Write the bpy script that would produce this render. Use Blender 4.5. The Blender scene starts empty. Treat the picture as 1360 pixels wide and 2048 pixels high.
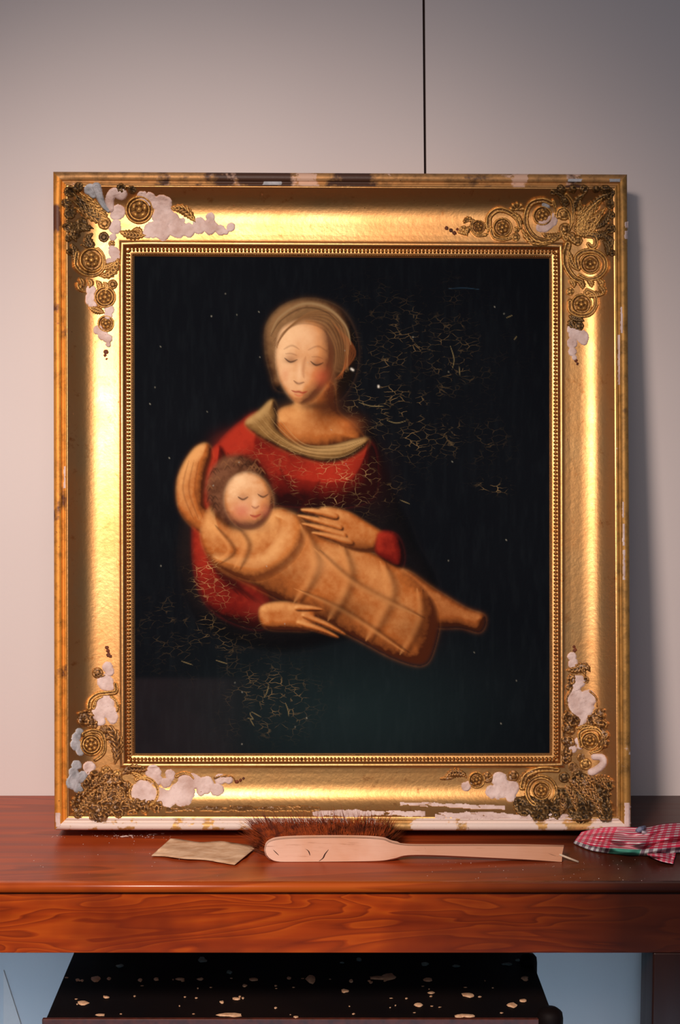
import bpy, math, random
import numpy as np
from mathutils import Vector
C = bpy.context.scene.collection
# ------------------------------------------------------------------ camera, world, lights, exposure
W_, H_ = 1360, 2048
LENS, PITCH = 50.0, math.radians(5.1)
F = LENS / 36.0 * H_                      # focal length in pixels
TABLE_Z = 0.75
CAMZ = TABLE_Z + 0.6177
cam_d = bpy.data.cameras.new('camera'); cam = bpy.data.objects.new('camera', cam_d); C.objects.link(cam)
cam_d.sensor_fit = 'VERTICAL'; cam_d.sensor_height = 36; cam_d.sensor_width = 36; cam_d.lens = LENS
cam.location = (0, 0, CAMZ); cam.rotation_euler = (math.pi/2 - PITCH, 0, 0)
cam_d.clip_start = 0.01
bpy.context.scene.camera = cam
vs = bpy.context.scene.view_settings
vs.view_transform = 'Standard'; vs.look = 'None'; vs.gamma = 1; vs.use_curve_mapping = False; vs.exposure = 0.12
world = bpy.data.worlds.new('world'); bpy.context.scene.world = world; world.use_nodes = True
world.node_tree.nodes['Background'].inputs[0].default_value = (0.32, 0.40, 0.60, 1)
world.node_tree.nodes['Background'].inputs[1].default_value = 0.17
def aim(o, tgt):
    o.rotation_euler = (Vector(tgt) - o.location).to_track_quat('-Z', 'Y').to_euler()
def spot(name, loc, tgt, energy, col, ang, blend, radius):
    l = bpy.data.lights.new(name, 'SPOT'); l.energy = energy; l.color = col
    l.spot_size = math.radians(ang); l.spot_blend = blend; l.shadow_soft_size = radius
    o = bpy.data.objects.new(name, l); C.objects.link(o); o.location = loc; aim(o, tgt); return o
spot('key_lamp', (-0.55, 0.05, 2.10), (-0.20, 2.0, 0.92), 178, (1.0, 0.79, 0.69), 60, 1.0, 0.19)
al = bpy.data.lights.new('front_soft_light', 'AREA'); al.energy = 5.4; al.color = (1.0, 0.86, 0.76); al.shape = 'RECTANGLE'; al.size = 0.9; al.size_y = 0.5  # soft warm frontal light, added for the highlights in the gilt hollow
ao = bpy.data.objects.new('front_soft_light', al); C.objects.link(ao); ao.location = (-0.05, -0.1, 1.95); aim(ao, (0, 2, 1.2))

bl = bpy.data.lights.new('cool_fill_strip', 'AREA'); bl.energy = 2.3; bl.spread = math.radians(52); bl.color = (0.50, 0.74, 1.0); bl.shape = 'RECTANGLE'; bl.size = 2.2; bl.size_y = 0.16  # added strip fill, no real window; turns the wall below the table bluish
bo = bpy.data.objects.new('cool_fill_strip', bl); C.objects.link(bo); bo.location = (0.0, 0.85, 0.12); aim(bo, (0.0, 2.1, 0.24))

# ------------------------------------------------------------------ geometry helpers
cp, sp = math.cos(PITCH), math.sin(PITCH)
def rays(px, py):
    px = np.asarray(px, float); py = np.asarray(py, float)
    a = (px - W_/2)/F; b = -(py - H_/2)/F
    return np.stack([a, cp + b*sp, -sp + b*cp], -1)
CAM = np.array([0, 0, CAMZ])
def hit(px, py, p0, n):
    d = rays(px, py); n = np.asarray(n, float); p0 = np.asarray(p0, float)
    num = ((p0 - CAM) @ n if p0.ndim == 1 else ((p0 - CAM)*n).sum(-1))
    return CAM + d*(num/(d @ n))[..., None]
def on_table(px, py, z=0.0):              # a point of the table top under a pixel, z above it
    return hit(px, py, (0, 0, TABLE_Z+z), (0, 0, 1))
def at_depth(px, py, y):
    return hit(px, py, (0, y, 0), (0, 1, 0))
def xz_at(px, py, y):
    p = at_depth(px, py, y); return float(p[..., 0]), float(p[..., 2])
WALL_Y = float(on_table(680, 1591)[1])
FRONT_Y = float(on_table(680, 1767)[1])
# frame plane
HF, HB = 0.036, -0.042
def frame_setup():
    L = math.radians(6.0)
    for _ in range(60):
        n = np.array([0, -math.cos(L), math.sin(L)]); up = np.array([0, math.sin(L), math.cos(L)])
        zf = (HF-HB)*math.sin(L)+.0028
        yf = float(hit(680, 1661, (0, 0, TABLE_Z+zf), (0, 0, 1))[1])
        yb = yf + (HF-HB)*math.cos(L)
        B = np.array([0, yb, TABLE_Z+.0028]); P0 = B - HB*n
        top = hit(680, 346, P0 + HF*n, n) - (HF-HB)*n
        L += (WALL_Y - 0.002 - top[1]) * 0.8
    return L, n, P0
LEAN, FN, FP0 = frame_setup()
def FP(px, py, h):
    h = np.asarray(h, float); px = np.asarray(px, float)
    p0 = FP0 + np.broadcast_to(h, px.shape)[..., None]*FN
    return hit(px, py, p0, FN)
PXM = 1/1437.0
OUT = np.array([(106.5, 343.5), (1254, 349), (1262, 1661.5), (109, 1660)], float)      # TL TR BR BL
INN = np.array([(269, 512.5), (1098.5, 517), (1099, 1506), (270.5, 1506.5)], float)
_c = np.linspace(.168, .62, 22)
_sl = np.interp(_c, [.168, .25, .32, .39, .46, .54, .62], [.84, .80, .68, .50, .30, .12, 0])
_ch = .0092 + np.array([np.trapezoid(_sl[k:], _c[k:]) if hasattr(np, 'trapezoid') else np.trapz(_sl[k:], _c[k:]) for k in range(len(_c))])*.1127; 
PT = [0, .012, .030, .085, .100, .112, .124, .138, .150, .160] + list(_c) + [.74, .80, .812, .822, .862, .878, .892, .91, .94, .97, 1.0]
PH = [.0315, .0345, .036, .036, .0325, .031, .0315, .0340, .0340, .0325] + list(_ch) + [.0092, .0095, .0097, .0122, .0122, .0085, .0050, .0050, .0050, .004, .001]
def prof(t): return np.interp(t, PT, PH)
def tval(x, y):
    x = np.asarray(x, float); y = np.asarray(y, float); ts = []
    for i in range(4):
        j = (i+1) % 4
        def sd(Q):
            a, b = Q[i], Q[j]; e = b-a; e = e/np.hypot(*e)
            return (x-a[0])*(-e[1]) + (y-a[1])*e[0]
        do, di = sd(OUT), sd(INN)
        ts.append(do/(do-di))
    return np.clip(np.minimum.reduce(ts), 0, 1)
def hsurf(x, y): return prof(tval(x, y))

def new_obj(name, me, mat=None, parent=None):
    o = bpy.data.objects.new(name, me); C.objects.link(o)
    if mat is not None and me is not None: me.materials.append(mat)
    if parent is not None: o.parent = parent
    return o
def thing(name, label, cat, group=None):
    o = bpy.data.objects.new(name, None); C.objects.link(o); o.empty_display_size = 0.05
    o['label'] = label; o['category'] = cat
    if group: o['group'] = group
    return o
def quads(V, Q, smooth=True, name='mesh'):
    me = bpy.data.meshes.new(name); V = np.ascontiguousarray(V, np.float32); Q = np.ascontiguousarray(Q, np.int32)
    me.vertices.add(len(V)); me.vertices.foreach_set('co', V.ravel())
    me.loops.add(Q.size); me.loops.foreach_set('vertex_index', Q.ravel())
    me.polygons.add(len(Q)); me.polygons.foreach_set('loop_start', np.arange(len(Q), dtype=np.int32)*Q.shape[1])
    me.polygons.foreach_set('loop_total', np.full(len(Q), Q.shape[1], np.int32))
    me.update(calc_edges=True)
    if smooth: me.polygons.foreach_set('use_smooth', np.ones(len(Q), bool))
    return me
def gridq(ny, nx, keep=None):
    i = np.arange(ny*nx).reshape(ny, nx)
    q = np.stack([i[:-1, :-1], i[1:, :-1], i[1:, 1:], i[:-1, 1:]], -1)
    if keep is not None: return q[keep]
    return q.reshape(-1, 4)
def compact(V, Q):
    u, inv = np.unique(Q, return_inverse=True); return V[u], inv.reshape(Q.shape), u
def pyd(name, V, Fs, mat, parent=None, smooth=False, bevel=0):
    me = bpy.data.meshes.new(name); me.from_pydata([tuple(map(float, v)) for v in V], [], Fs); me.update()
    if smooth: me.polygons.foreach_set('use_smooth', np.ones(len(me.polygons), bool))
    o = new_obj(name, me, mat, parent)
    if bevel:
        m = o.modifiers.new('bevel', 'BEVEL'); m.width = bevel; m.segments = 3; m.limit_method = 'ANGLE'
        me.polygons.foreach_set('use_smooth', np.ones(len(me.polygons), bool))
        w = o.modifiers.new('wn', 'WEIGHTED_NORMAL'); w.keep_sharp = True
    return o
def box(name, x0, x1, y0, y1, z0, z1, mat, parent=None, bevel=0):
    V = [(x0,y0,z0),(x1,y0,z0),(x1,y1,z0),(x0,y1,z0),(x0,y0,z1),(x1,y0,z1),(x1,y1,z1),(x0,y1,z1)]
    return pyd(name, V, [(0,3,2,1),(4,5,6,7),(0,1,5,4),(1,2,6,5),(2,3,7,6),(3,0,4,7)], mat, parent, False, bevel)
def extrude_poly(name, pts3, down, mat, parent=None, bevel=0):
    n = len(pts3); V = [tuple(p) for p in pts3] + [tuple(np.array(p)+np.array(down)) for p in pts3]
    Fs = [tuple(range(n)), tuple(range(2*n-1, n-1, -1))] + [(i, n+i, n+(i+1) % n, (i+1) % n) for i in range(n)]
    return pyd(name, V, Fs, mat, parent, False, bevel)
# value noise
_rt = np.random.RandomState(7).rand(256, 256)
def vn(x, y, s=1.0, seed=0):
    x = np.asarray(x, float)/s + seed*17.31; y = np.asarray(y, float)/s + seed*9.17
    xi = np.floor(x).astype(int); yi = np.floor(y).astype(int); fx = x-xi; fy = y-yi
    fx = fx*fx*(3-2*fx); fy = fy*fy*(3-2*fy)
    g = lambda a, b: _rt[(b) % 256, (a) % 256]
    return (g(xi,yi)*(1-fx)+g(xi+1,yi)*fx)*(1-fy)+(g(xi,yi+1)*(1-fx)+g(xi+1,yi+1)*fx)*fy
def fbm(x, y, s, seed=0, o=3):
    r = 0; a = 1; t = 0
    for k in range(o): r = r + a*vn(x, y, s/2**k, seed+k*3); t += a; a *= .55
    return r/t
def sdseg(x, y, pts):                       # distance to polyline, and parameter 0..1
    best = np.full(np.shape(x), 1e9); par = np.zeros(np.shape(x)); side = np.zeros(np.shape(x))
    L = [0]
    for a, b in zip(pts[:-1], pts[1:]): L.append(L[-1]+math.hypot(b[0]-a[0], b[1]-a[1]))
    for k, (a, b) in enumerate(zip(pts[:-1], pts[1:])):
        ex, ey = b[0]-a[0], b[1]-a[1]; l2 = ex*ex+ey*ey+1e-9
        t = np.clip(((x-a[0])*ex+(y-a[1])*ey)/l2, 0, 1)
        d = np.hypot(x-a[0]-t*ex, y-a[1]-t*ey); m = d < best
        best = np.where(m, d, best); par = np.where(m, (L[k]+t*(L[k+1]-L[k]))/L[-1], par)
        side = np.where(m, np.sign((x-a[0])*ey-(y-a[1])*ex), side)
    return best, par, side
def catmull(pts, n=8, closed=False):
    P = [np.array(p, float) for p in pts]; out = []
    N = len(P)
    rng = range(N) if closed else range(N-1)
    for i in rng:
        if closed: p0, p1, p2, p3 = P[(i-1) % N], P[i], P[(i+1) % N], P[(i+2) % N]
        else: p0, p1, p2, p3 = P[max(i-1, 0)], P[i], P[i+1], P[min(i+2, N-1)]
        for k in range(n):
            t = k/n
            out.append(.5*((2*p1)+(-p0+p2)*t+(2*p0-5*p1+4*p2-p3)*t*t+(-p0+3*p1-3*p2+p3)*t**3))
    if not closed: out.append(P[-1])
    return [tuple(o) for o in out]

# ------------------------------------------------------------------ materials
def s2l(c): return tuple((v/255/12.92 if v/255 <= .04045 else ((v/255+.055)/1.055)**2.4) for v in c)
def rgba(c): return (*s2l(c), 1)
class NT:
    def __init__(s, name, rough=.5, metal=0.0, spec=.5):
        s.m = bpy.data.materials.new(name); s.m.use_nodes = True; s.t = s.m.node_tree; s.n = s.t.nodes
        s.b = s.n['Principled BSDF']; s.b.inputs['Roughness'].default_value = rough; s.b.inputs['Metallic'].default_value = metal
        s.b.inputs['Specular IOR Level'].default_value = spec
        tc = s.n.new('ShaderNodeTexCoord'); s.obj = tc.outputs['Object']
    def put(s, a, b): s.t.links.new(a, b)
    def val(s, sock, v):
        if hasattr(v, 'is_linked') or hasattr(v, 'links'): s.put(v, sock)
        else: sock.default_value = v
    def mapping(s, scale=(1,1,1), loc=(0,0,0), rot=(0,0,0), src=None):
        m = s.n.new('ShaderNodeMapping'); m.inputs['Scale'].default_value = scale; m.inputs['Location'].default_value = loc; m.inputs['Rotation'].default_value = rot
        s.put(src or s.obj, m.inputs[0]); return m.outputs[0]
    def noise(s, scale, detail=4, rough=.55, src=None, dist=0, out='Fac'):
        n = s.n.new('ShaderNodeTexNoise'); n.inputs['Scale'].default_value = scale; n.inputs['Detail'].default_value = detail
        n.inputs['Roughness'].default_value = rough; n.inputs['Distortion'].default_value = dist; s.put(src or s.obj, n.inputs['Vector']); return n.outputs[out]
    def ramp(s, fac, stops, interp='LINEAR'):
        r = s.n.new('ShaderNodeValToRGB'); r.color_ramp.interpolation = interp
        e = r.color_ramp.elements
        while len(e) > 1: e.remove(e[-1])
        e[0].position = stops[0][0]; e[0].color = stops[0][1]
        for p, c in stops[1:]: k = e.new(p); k.color = c
        s.put(fac, r.inputs[0]); return r.outputs[0]
    def mask(s, fac, a, b): return s.ramp(fac, [(a, (0,0,0,1)), (b, (1,1,1,1))])
    def math(s, op, a, b=0.0, c=None):
        m = s.n.new('ShaderNodeMath'); m.operation = op; s.val(m.inputs[0], a); s.val(m.inputs[1], b)
        if c is not None: s.val(m.inputs[2], c)
        return m.outputs[0]
    def mix(s, fac, a, b, mode='MIX'):
        m = s.n.new('ShaderNodeMix'); m.data_type = 'RGBA'; m.blend_type = mode
        s.val(m.inputs[0], fac); s.val(m.inputs[6], a); s.val(m.inputs[7], b); return m.outputs[2]
    def attr(s, name):
        a = s.n.new('ShaderNodeAttribute'); a.attribute_name = name; return a
    def color(s, v): s.val(s.b.inputs['Base Color'], v); return s
    def rough(s, v): s.val(s.b.inputs['Roughness'], v); return s
    def metal(s, v): s.val(s.b.inputs['Metallic'], v); return s
    def bump(s, h, strength=.3, dist=.001):
        b = s.n.new('ShaderNodeBump'); b.inputs['Strength'].default_value = strength; b.inputs['Distance'].default_value = dist
        s.put(h, b.inputs['Height']); s.put(b.outputs[0], s.b.inputs['Normal']); return s

def mat_wall():
    m = NT('wall_paint', .75, 0, .25)
    c = m.mix(m.mask(m.noise(1.7, 3), .3, .7), rgba((222, 214, 212)), rgba((228, 221, 218)))
    m.color(c).bump(m.noise(220, 2), .12, .001); return m.m
def mat_gold(name='gilding', base=(220,174,114), dark=(180,112,54), specks=True, metal=1.0, rough=.40):
    m = NT(name, rough, metal)
    n1 = m.noise(9, 5, .6)
    c = m.mix(m.mask(n1, .30, .72), rgba(base), rgba(tuple(int(a*.55+b*.45) for a, b in zip(base, dark))))
    n2 = m.noise(55, 4, .7, src=m.mapping((1, .4, 1)))
    c = m.mix(m.mask(n2, .60, .78), c, rgba(dark))
    if specks:
        sp_ = m.math('MULTIPLY', m.mask(m.noise(190, 3, .6), .70, .74), m.mask(m.noise(7, 3), .50, .62))
        c = m.mix(sp_, c, rgba((120, 46, 20)))
        sp2 = m.mask(m.noise(330, 2, .5), .755, .785)
        c = m.mix(sp2, c, rgba((92, 58, 30)))
        m.metal(m.math('MULTIPLY', m.math('SUBTRACT', 1.0, sp_), metal))
    m.color(c); m.rough(m.math('MULTIPLY_ADD', n1, .22, rough-.10))
    m.bump(m.noise(160, 3), .16, .0015); return m.m
def mat_rim(name, gold, worn, dirt, kworn, kdirt, sx=(1,1,1), off=0):
    m = NT(name, .55, .25)
    v = m.mapping(sx, (off, off*.7, off*1.3))
    a = m.noise(14, 5, .65, src=v); b = m.noise(11, 5, .6, src=m.mapping(sx, (off+5, 3, 9)))
    c = m.mix(m.mask(m.noise(60, 4, .7), .45, .7), rgba(gold), rgba(tuple(int(x*.72) for x in gold)))
    mw = m.mask(a, kworn, kworn+.03); md = m.mask(b, kdirt, kdirt+.05)
    c = m.mix(mw, c, rgba(worn)); c = m.mix(md, c, rgba(dirt))
    c = m.mix(m.mask(m.noise(260, 3), .70, .75), c, rgba((96, 56, 32)))
    m.color(c); m.metal(m.math('MULTIPLY', m.math('SUBTRACT', 1.0, m.math('MAXIMUM', mw, md)), .45))
    m.bump(m.math('ADD', a, m.math('MULTIPLY', m.noise(180, 3), .3)), .3, .002); return m.m
def mat_ornament(name='aged_gilt_relief', hi=(226,176,98), lo=(98,64,30), dust=None, kd=.5):
    m = NT(name, .38, .6)
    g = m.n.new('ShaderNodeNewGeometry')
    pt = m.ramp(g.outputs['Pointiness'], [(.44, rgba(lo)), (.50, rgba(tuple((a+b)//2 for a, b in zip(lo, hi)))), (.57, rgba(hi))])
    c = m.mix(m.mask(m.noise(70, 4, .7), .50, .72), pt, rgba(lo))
    if dust:
        k = m.mask(m.noise(120, 5, .75), kd, kd+.1); c = m.mix(k, c, rgba(dust))
        m.metal(m.math('MULTIPLY', m.math('SUBTRACT', 1.0, k), .55))
    m.color(c); m.bump(m.noise(260, 4, .7), .45, .002); return m.m
def mat_plaster(name='exposed_plaster', c0=(228,208,200), c1=(196,168,156), spot_=(150,96,70), k=.66):
    m = NT(name, .85, 0, .2)
    c = m.mix(m.mask(m.noise(45, 4), .4, .7), rgba(c0), rgba(c1))
    c = m.mix(m.mask(m.noise(300, 4, .7), k, k+.05), c, rgba(spot_))
    m.color(c).bump(m.noise(200, 4), .5, .002); return m.m
def mat_wood(name, light, mid, dark, grain=(1,1,1), rings=9.0, rough=.35, streak=(2, 40, 40), mixk=.5, rot=(0,0,0), dist=1.2, loc=(0,0,0)):
    m = NT(name, rough, 0, .45)
    v = m.mapping(grain, loc, rot)
    n = m.noise(1.0, 2.5, .45, src=v, dist=dist)
    r = m.math('FRACT', m.math('MULTIPLY', n, rings))
    band = m.ramp(r, [(0, rgba(light)), (.35, rgba(mid)), (.72, rgba(tuple((a*2+b)//3 for a, b in zip(mid, dark)))), (.90, rgba(dark)), (.97, rgba(mid)), (1, rgba(light))])
    st = m.noise(1.0, 5, .6, src=m.mapping(streak))
    fine = m.ramp(st, [(.3, rgba(dark)), (.5, rgba(mid)), (.7, rgba(light))])
    c = m.mix(mixk, band, fine)
    c = m.mix(m.mask(m.noise(4.5, 4, .6), .52, .75), c, rgba(dark))
    sx = m.n.new('ShaderNodeSeparateXYZ'); m.put(m.obj, sx.inputs[0])      # wood tone darkens towards the right end
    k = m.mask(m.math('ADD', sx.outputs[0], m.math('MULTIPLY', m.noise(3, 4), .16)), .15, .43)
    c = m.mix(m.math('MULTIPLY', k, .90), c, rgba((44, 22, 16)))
    m.color(c); m.rough(m.math('MULTIPLY_ADD', st, .25, rough-.1)); m.bump(st, .08, .001); return m.m
def plain(name, c, rough=.5, metal=0, c2=None, sc=80, spec=.4):
    m = NT(name, rough, metal, spec)
    m.color(m.mix(m.mask(m.noise(sc, 4), .35, .7), rgba(c), rgba(c2 or tuple(int(v*.8) for v in c)))); m.bump(m.noise(sc*2, 3), .15, .001); return m.m

M_WALL = mat_wall()
M_GOLD = mat_gold()
M_GOLD2 = mat_gold('gilding_bottom', (222,176,112), (152,96,50))
M_BEAD = mat_ornament('bead_gilt', (190,128,58), (96,52,20))
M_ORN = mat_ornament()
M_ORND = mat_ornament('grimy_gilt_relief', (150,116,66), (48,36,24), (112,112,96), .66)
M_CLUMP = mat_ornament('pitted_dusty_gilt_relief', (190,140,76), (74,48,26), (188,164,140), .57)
M_PLA = mat_plaster()
M_PLAC = mat_plaster('cool_plaster', (196,198,202), (140,146,150), (100,90,80), .68)
M_CHIP = plain('red_bole_chip', (120, 58, 26), .7, 0, (70, 38, 20))
M_RIM = [mat_rim('rim_top', (188,140,84), (214,176,150), (70,42,26), .60, .53, (1,1,1), 0),
         mat_rim('rim_right', (176,132,66), (222,204,190), (76,48,26), .64, .60, (1,1,1), 3),
         mat_rim('rim_bottom', (214,170,104), (226,208,196), (120,74,40), .44, .66, (1,1,1), 7),
         mat_rim('rim_left', (224,150,58), (214,180,140), (96,50,20), .68, .60, (1,1,1), 11)]
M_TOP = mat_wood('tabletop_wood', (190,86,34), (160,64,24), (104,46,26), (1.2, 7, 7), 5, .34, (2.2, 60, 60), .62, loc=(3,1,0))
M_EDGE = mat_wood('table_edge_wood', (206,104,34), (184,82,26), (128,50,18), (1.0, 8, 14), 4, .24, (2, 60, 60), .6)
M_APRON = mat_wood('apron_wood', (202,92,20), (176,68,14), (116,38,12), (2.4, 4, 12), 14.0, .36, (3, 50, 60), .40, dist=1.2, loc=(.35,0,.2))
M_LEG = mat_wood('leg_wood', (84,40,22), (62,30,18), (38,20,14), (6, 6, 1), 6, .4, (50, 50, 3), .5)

# ------------------------------------------------------------------ the setting
# wall of two painted panels with a dark open joint between them
wall = box('wall_back', -1.6, 1.6, WALL_Y+.012, WALL_Y+.06, 0, 2.7, plain('joint_backing', (58, 34, 30), .8))
wall['kind'] = 'structure'
ztop, zb = 2.7, 0.0
x0t, z0 = xz_at(847.5, 2, WALL_Y); x0b, z1 = xz_at(850.5, 345, WALL_Y)
def seamx(z, off): return x0t + (x0b-x0t)*(z0-z)/(z0-z1) + off
wseam = .0017
for s in (-1, 1):
    a, b = seamx(ztop, s*wseam), seamx(zb, s*wseam); e = s*1.6
    pts = [(e, zb), (b, zb), (a, ztop), (e, ztop)]
    if s == 1: pts = pts[::-1]
    V = [(x, WALL_Y, z) for x, z in pts] + [(x, WALL_Y+.012, z) for x, z in pts]
    pyd('panel', V, [(0,1,2,3), (7,6,5,4)] + [(i, 4+i, 4+(i+1) % 4, (i+1) % 4) for i in range(4)], M_WALL, wall, False, .0006)
fl = box('floor', -1.6, 1.6, -1.2, WALL_Y+.06, -.05, 0, plain('floor_boards', (96, 78, 62), .6, 0, (70, 56, 44), 6)); fl['kind'] = 'structure'

# ------------------------------------------------------------------ table
table = thing('wooden_table', 'reddish brown wooden table carrying the framed painting, with a figured front apron', 'table')
TX0, TX1 = -1.02, 0.56
def table_top():
    # rounded (bullnose) front edge, thickness .0125
    pr = [(WALL_Y-.001, 0), (FRONT_Y+.010, 0)]
    for k in range(1, 9):
        a = math.pi*k/16; pr.append((FRONT_Y+.0075-.0075*math.sin(a), -.006+.006*math.cos(a)))
    pr += [(FRONT_Y, -.0105), (FRONT_Y+.002, -.0125), (WALL_Y-.001, -.0125)]
    n = len(pr); V = [(x, y, TABLE_Z+z) for x in (TX0, TX1) for y, z in pr]
    Fs = [(i, (i+1) % n, n+(i+1) % n, n+i) for i in range(n)] + [tuple(range(n-1, -1, -1)), tuple(range(n, 2*n))]
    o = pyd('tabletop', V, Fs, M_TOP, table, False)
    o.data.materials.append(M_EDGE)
    for p in o.data.polygons:
        if 1 <= p.index <= 11: p.material_index = 1; p.use_smooth = True
    o.data.polygons[0].use_smooth = False
table_top()
AY = FRONT_Y + .007
_, za = xz_at(680, 1906, AY)
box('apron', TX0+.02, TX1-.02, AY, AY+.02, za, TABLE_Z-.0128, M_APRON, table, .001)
lx, _ = xz_at(1306, 1950, AY)
for x0 in (lx, TX0+.02):
    for y0 in (AY+.0012, WALL_Y-.085):
        w = .075
        if x0 > 0 and y0 > AY+.01: x0 = .468; w = .07
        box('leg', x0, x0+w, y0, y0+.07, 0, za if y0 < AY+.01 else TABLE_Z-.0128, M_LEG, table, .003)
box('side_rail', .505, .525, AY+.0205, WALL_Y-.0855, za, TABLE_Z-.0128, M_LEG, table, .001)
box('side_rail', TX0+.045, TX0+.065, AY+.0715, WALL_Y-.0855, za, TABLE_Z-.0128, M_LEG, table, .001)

# ------------------------------------------------------------------ the framed painting
fr = thing('framed_painting', 'old oil painting of mother and baby in damaged gilt frame leaning against wall', 'painting')
def lerpq(t): return OUT + (INN-OUT)*t
dense = sorted(set(PT + list(np.linspace(.158, .81, 30))))
rimT = [t for t in dense if t <= .158]; covT = [t for t in dense if t >= .158]
SIDES = ['top', 'right', 'bottom', 'left']
rails = []
def strip(side, ts, mat, name, parent, outer=False, nseg=24):
    i, j = side, (side+1) % 4; rows = []
    for t in ts:
        q = lerpq(t); s = np.linspace(0, 1, nseg+1)[:, None]; p = q[i]*(1-s)+q[j]*s
        rows.append(FP(p[:, 0], p[:, 1], prof(t)))
    if outer:
        first = rows[0]
        rows = [first - FN*(PH[0]-HB)] + [first - FN*.0005] + rows
    V = np.array(rows); ny, nx = V.shape[:2]
    me = quads(V.reshape(-1, 3), gridq(ny, nx), True); o = new_obj(name, me, mat, parent); return o
for s in range(4):
    r = strip(s, covT, M_GOLD2 if s == 2 else M_GOLD, 'frame_rail', fr); rails.append(r)
    rm = strip(s, rimT, M_RIM[s], 'rim', r, True); 
    rm['label'] = ['brown scuffed top rim', 'dull gold right rim with white chips', 'bottom rim worn to white gesso', 'orange gilt left rim'][s]
# back board of the frame
q = OUT + (INN-OUT)*.03; bp = [FP(p[0], p[1], PH[0]) - FN*(PH[0]-HB-.001) for p in q]
extrude_poly('backing_board', bp, tuple(FN*.015), plain('raw_wood', (120, 90, 60), .8), fr)
# two rows of small turned beads next to the sight edge
def bead_rows():
    for s in range(4):
        i, j = s, (s+1) % 4; Vs = []; Qs = []; n0 = 0
        for (t, rad, pitch, hh, el) in ((.922, 4.6, 7.4, .0050, .72), (.975, 1.8, 3.7, .0032, 1.0)):
            q = lerpq(t); a, b = q[i], q[j]; L = np.hypot(*(b-a)); n = int(L/pitch); d = (b-a)/L; nn = np.array([-d[1], d[0]])
            for k in range(n):
                c = a + d*(k+.5)*L/n; P = []
                for u in range(7):
                    for v in range(4):
                        th = 2*math.pi*u/7; ph = math.pi/2*v/3
                        e = math.cos(ph)*rad
                        p = c + d*math.cos(th)*e*el + nn*math.sin(th)*e
                        P.append((p[0], p[1], hh + math.sin(ph)*rad*PXM*.95))
                P = np.array(P); Vs.append(FP(P[:, 0], P[:, 1], P[:, 2]))
                for u in range(7):
                    for v in range(3):
                        Qs.append((n0+u*4+v, n0+((u+1) % 7)*4+v, n0+((u+1) % 7)*4+v+1, n0+u*4+v+1))
                n0 += 28
        o = new_obj('beading', quads(np.concatenate(Vs), np.array(Qs)), M_BEAD, rails[s]); o['kind'] = 'stuff'
bead_rows()

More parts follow.
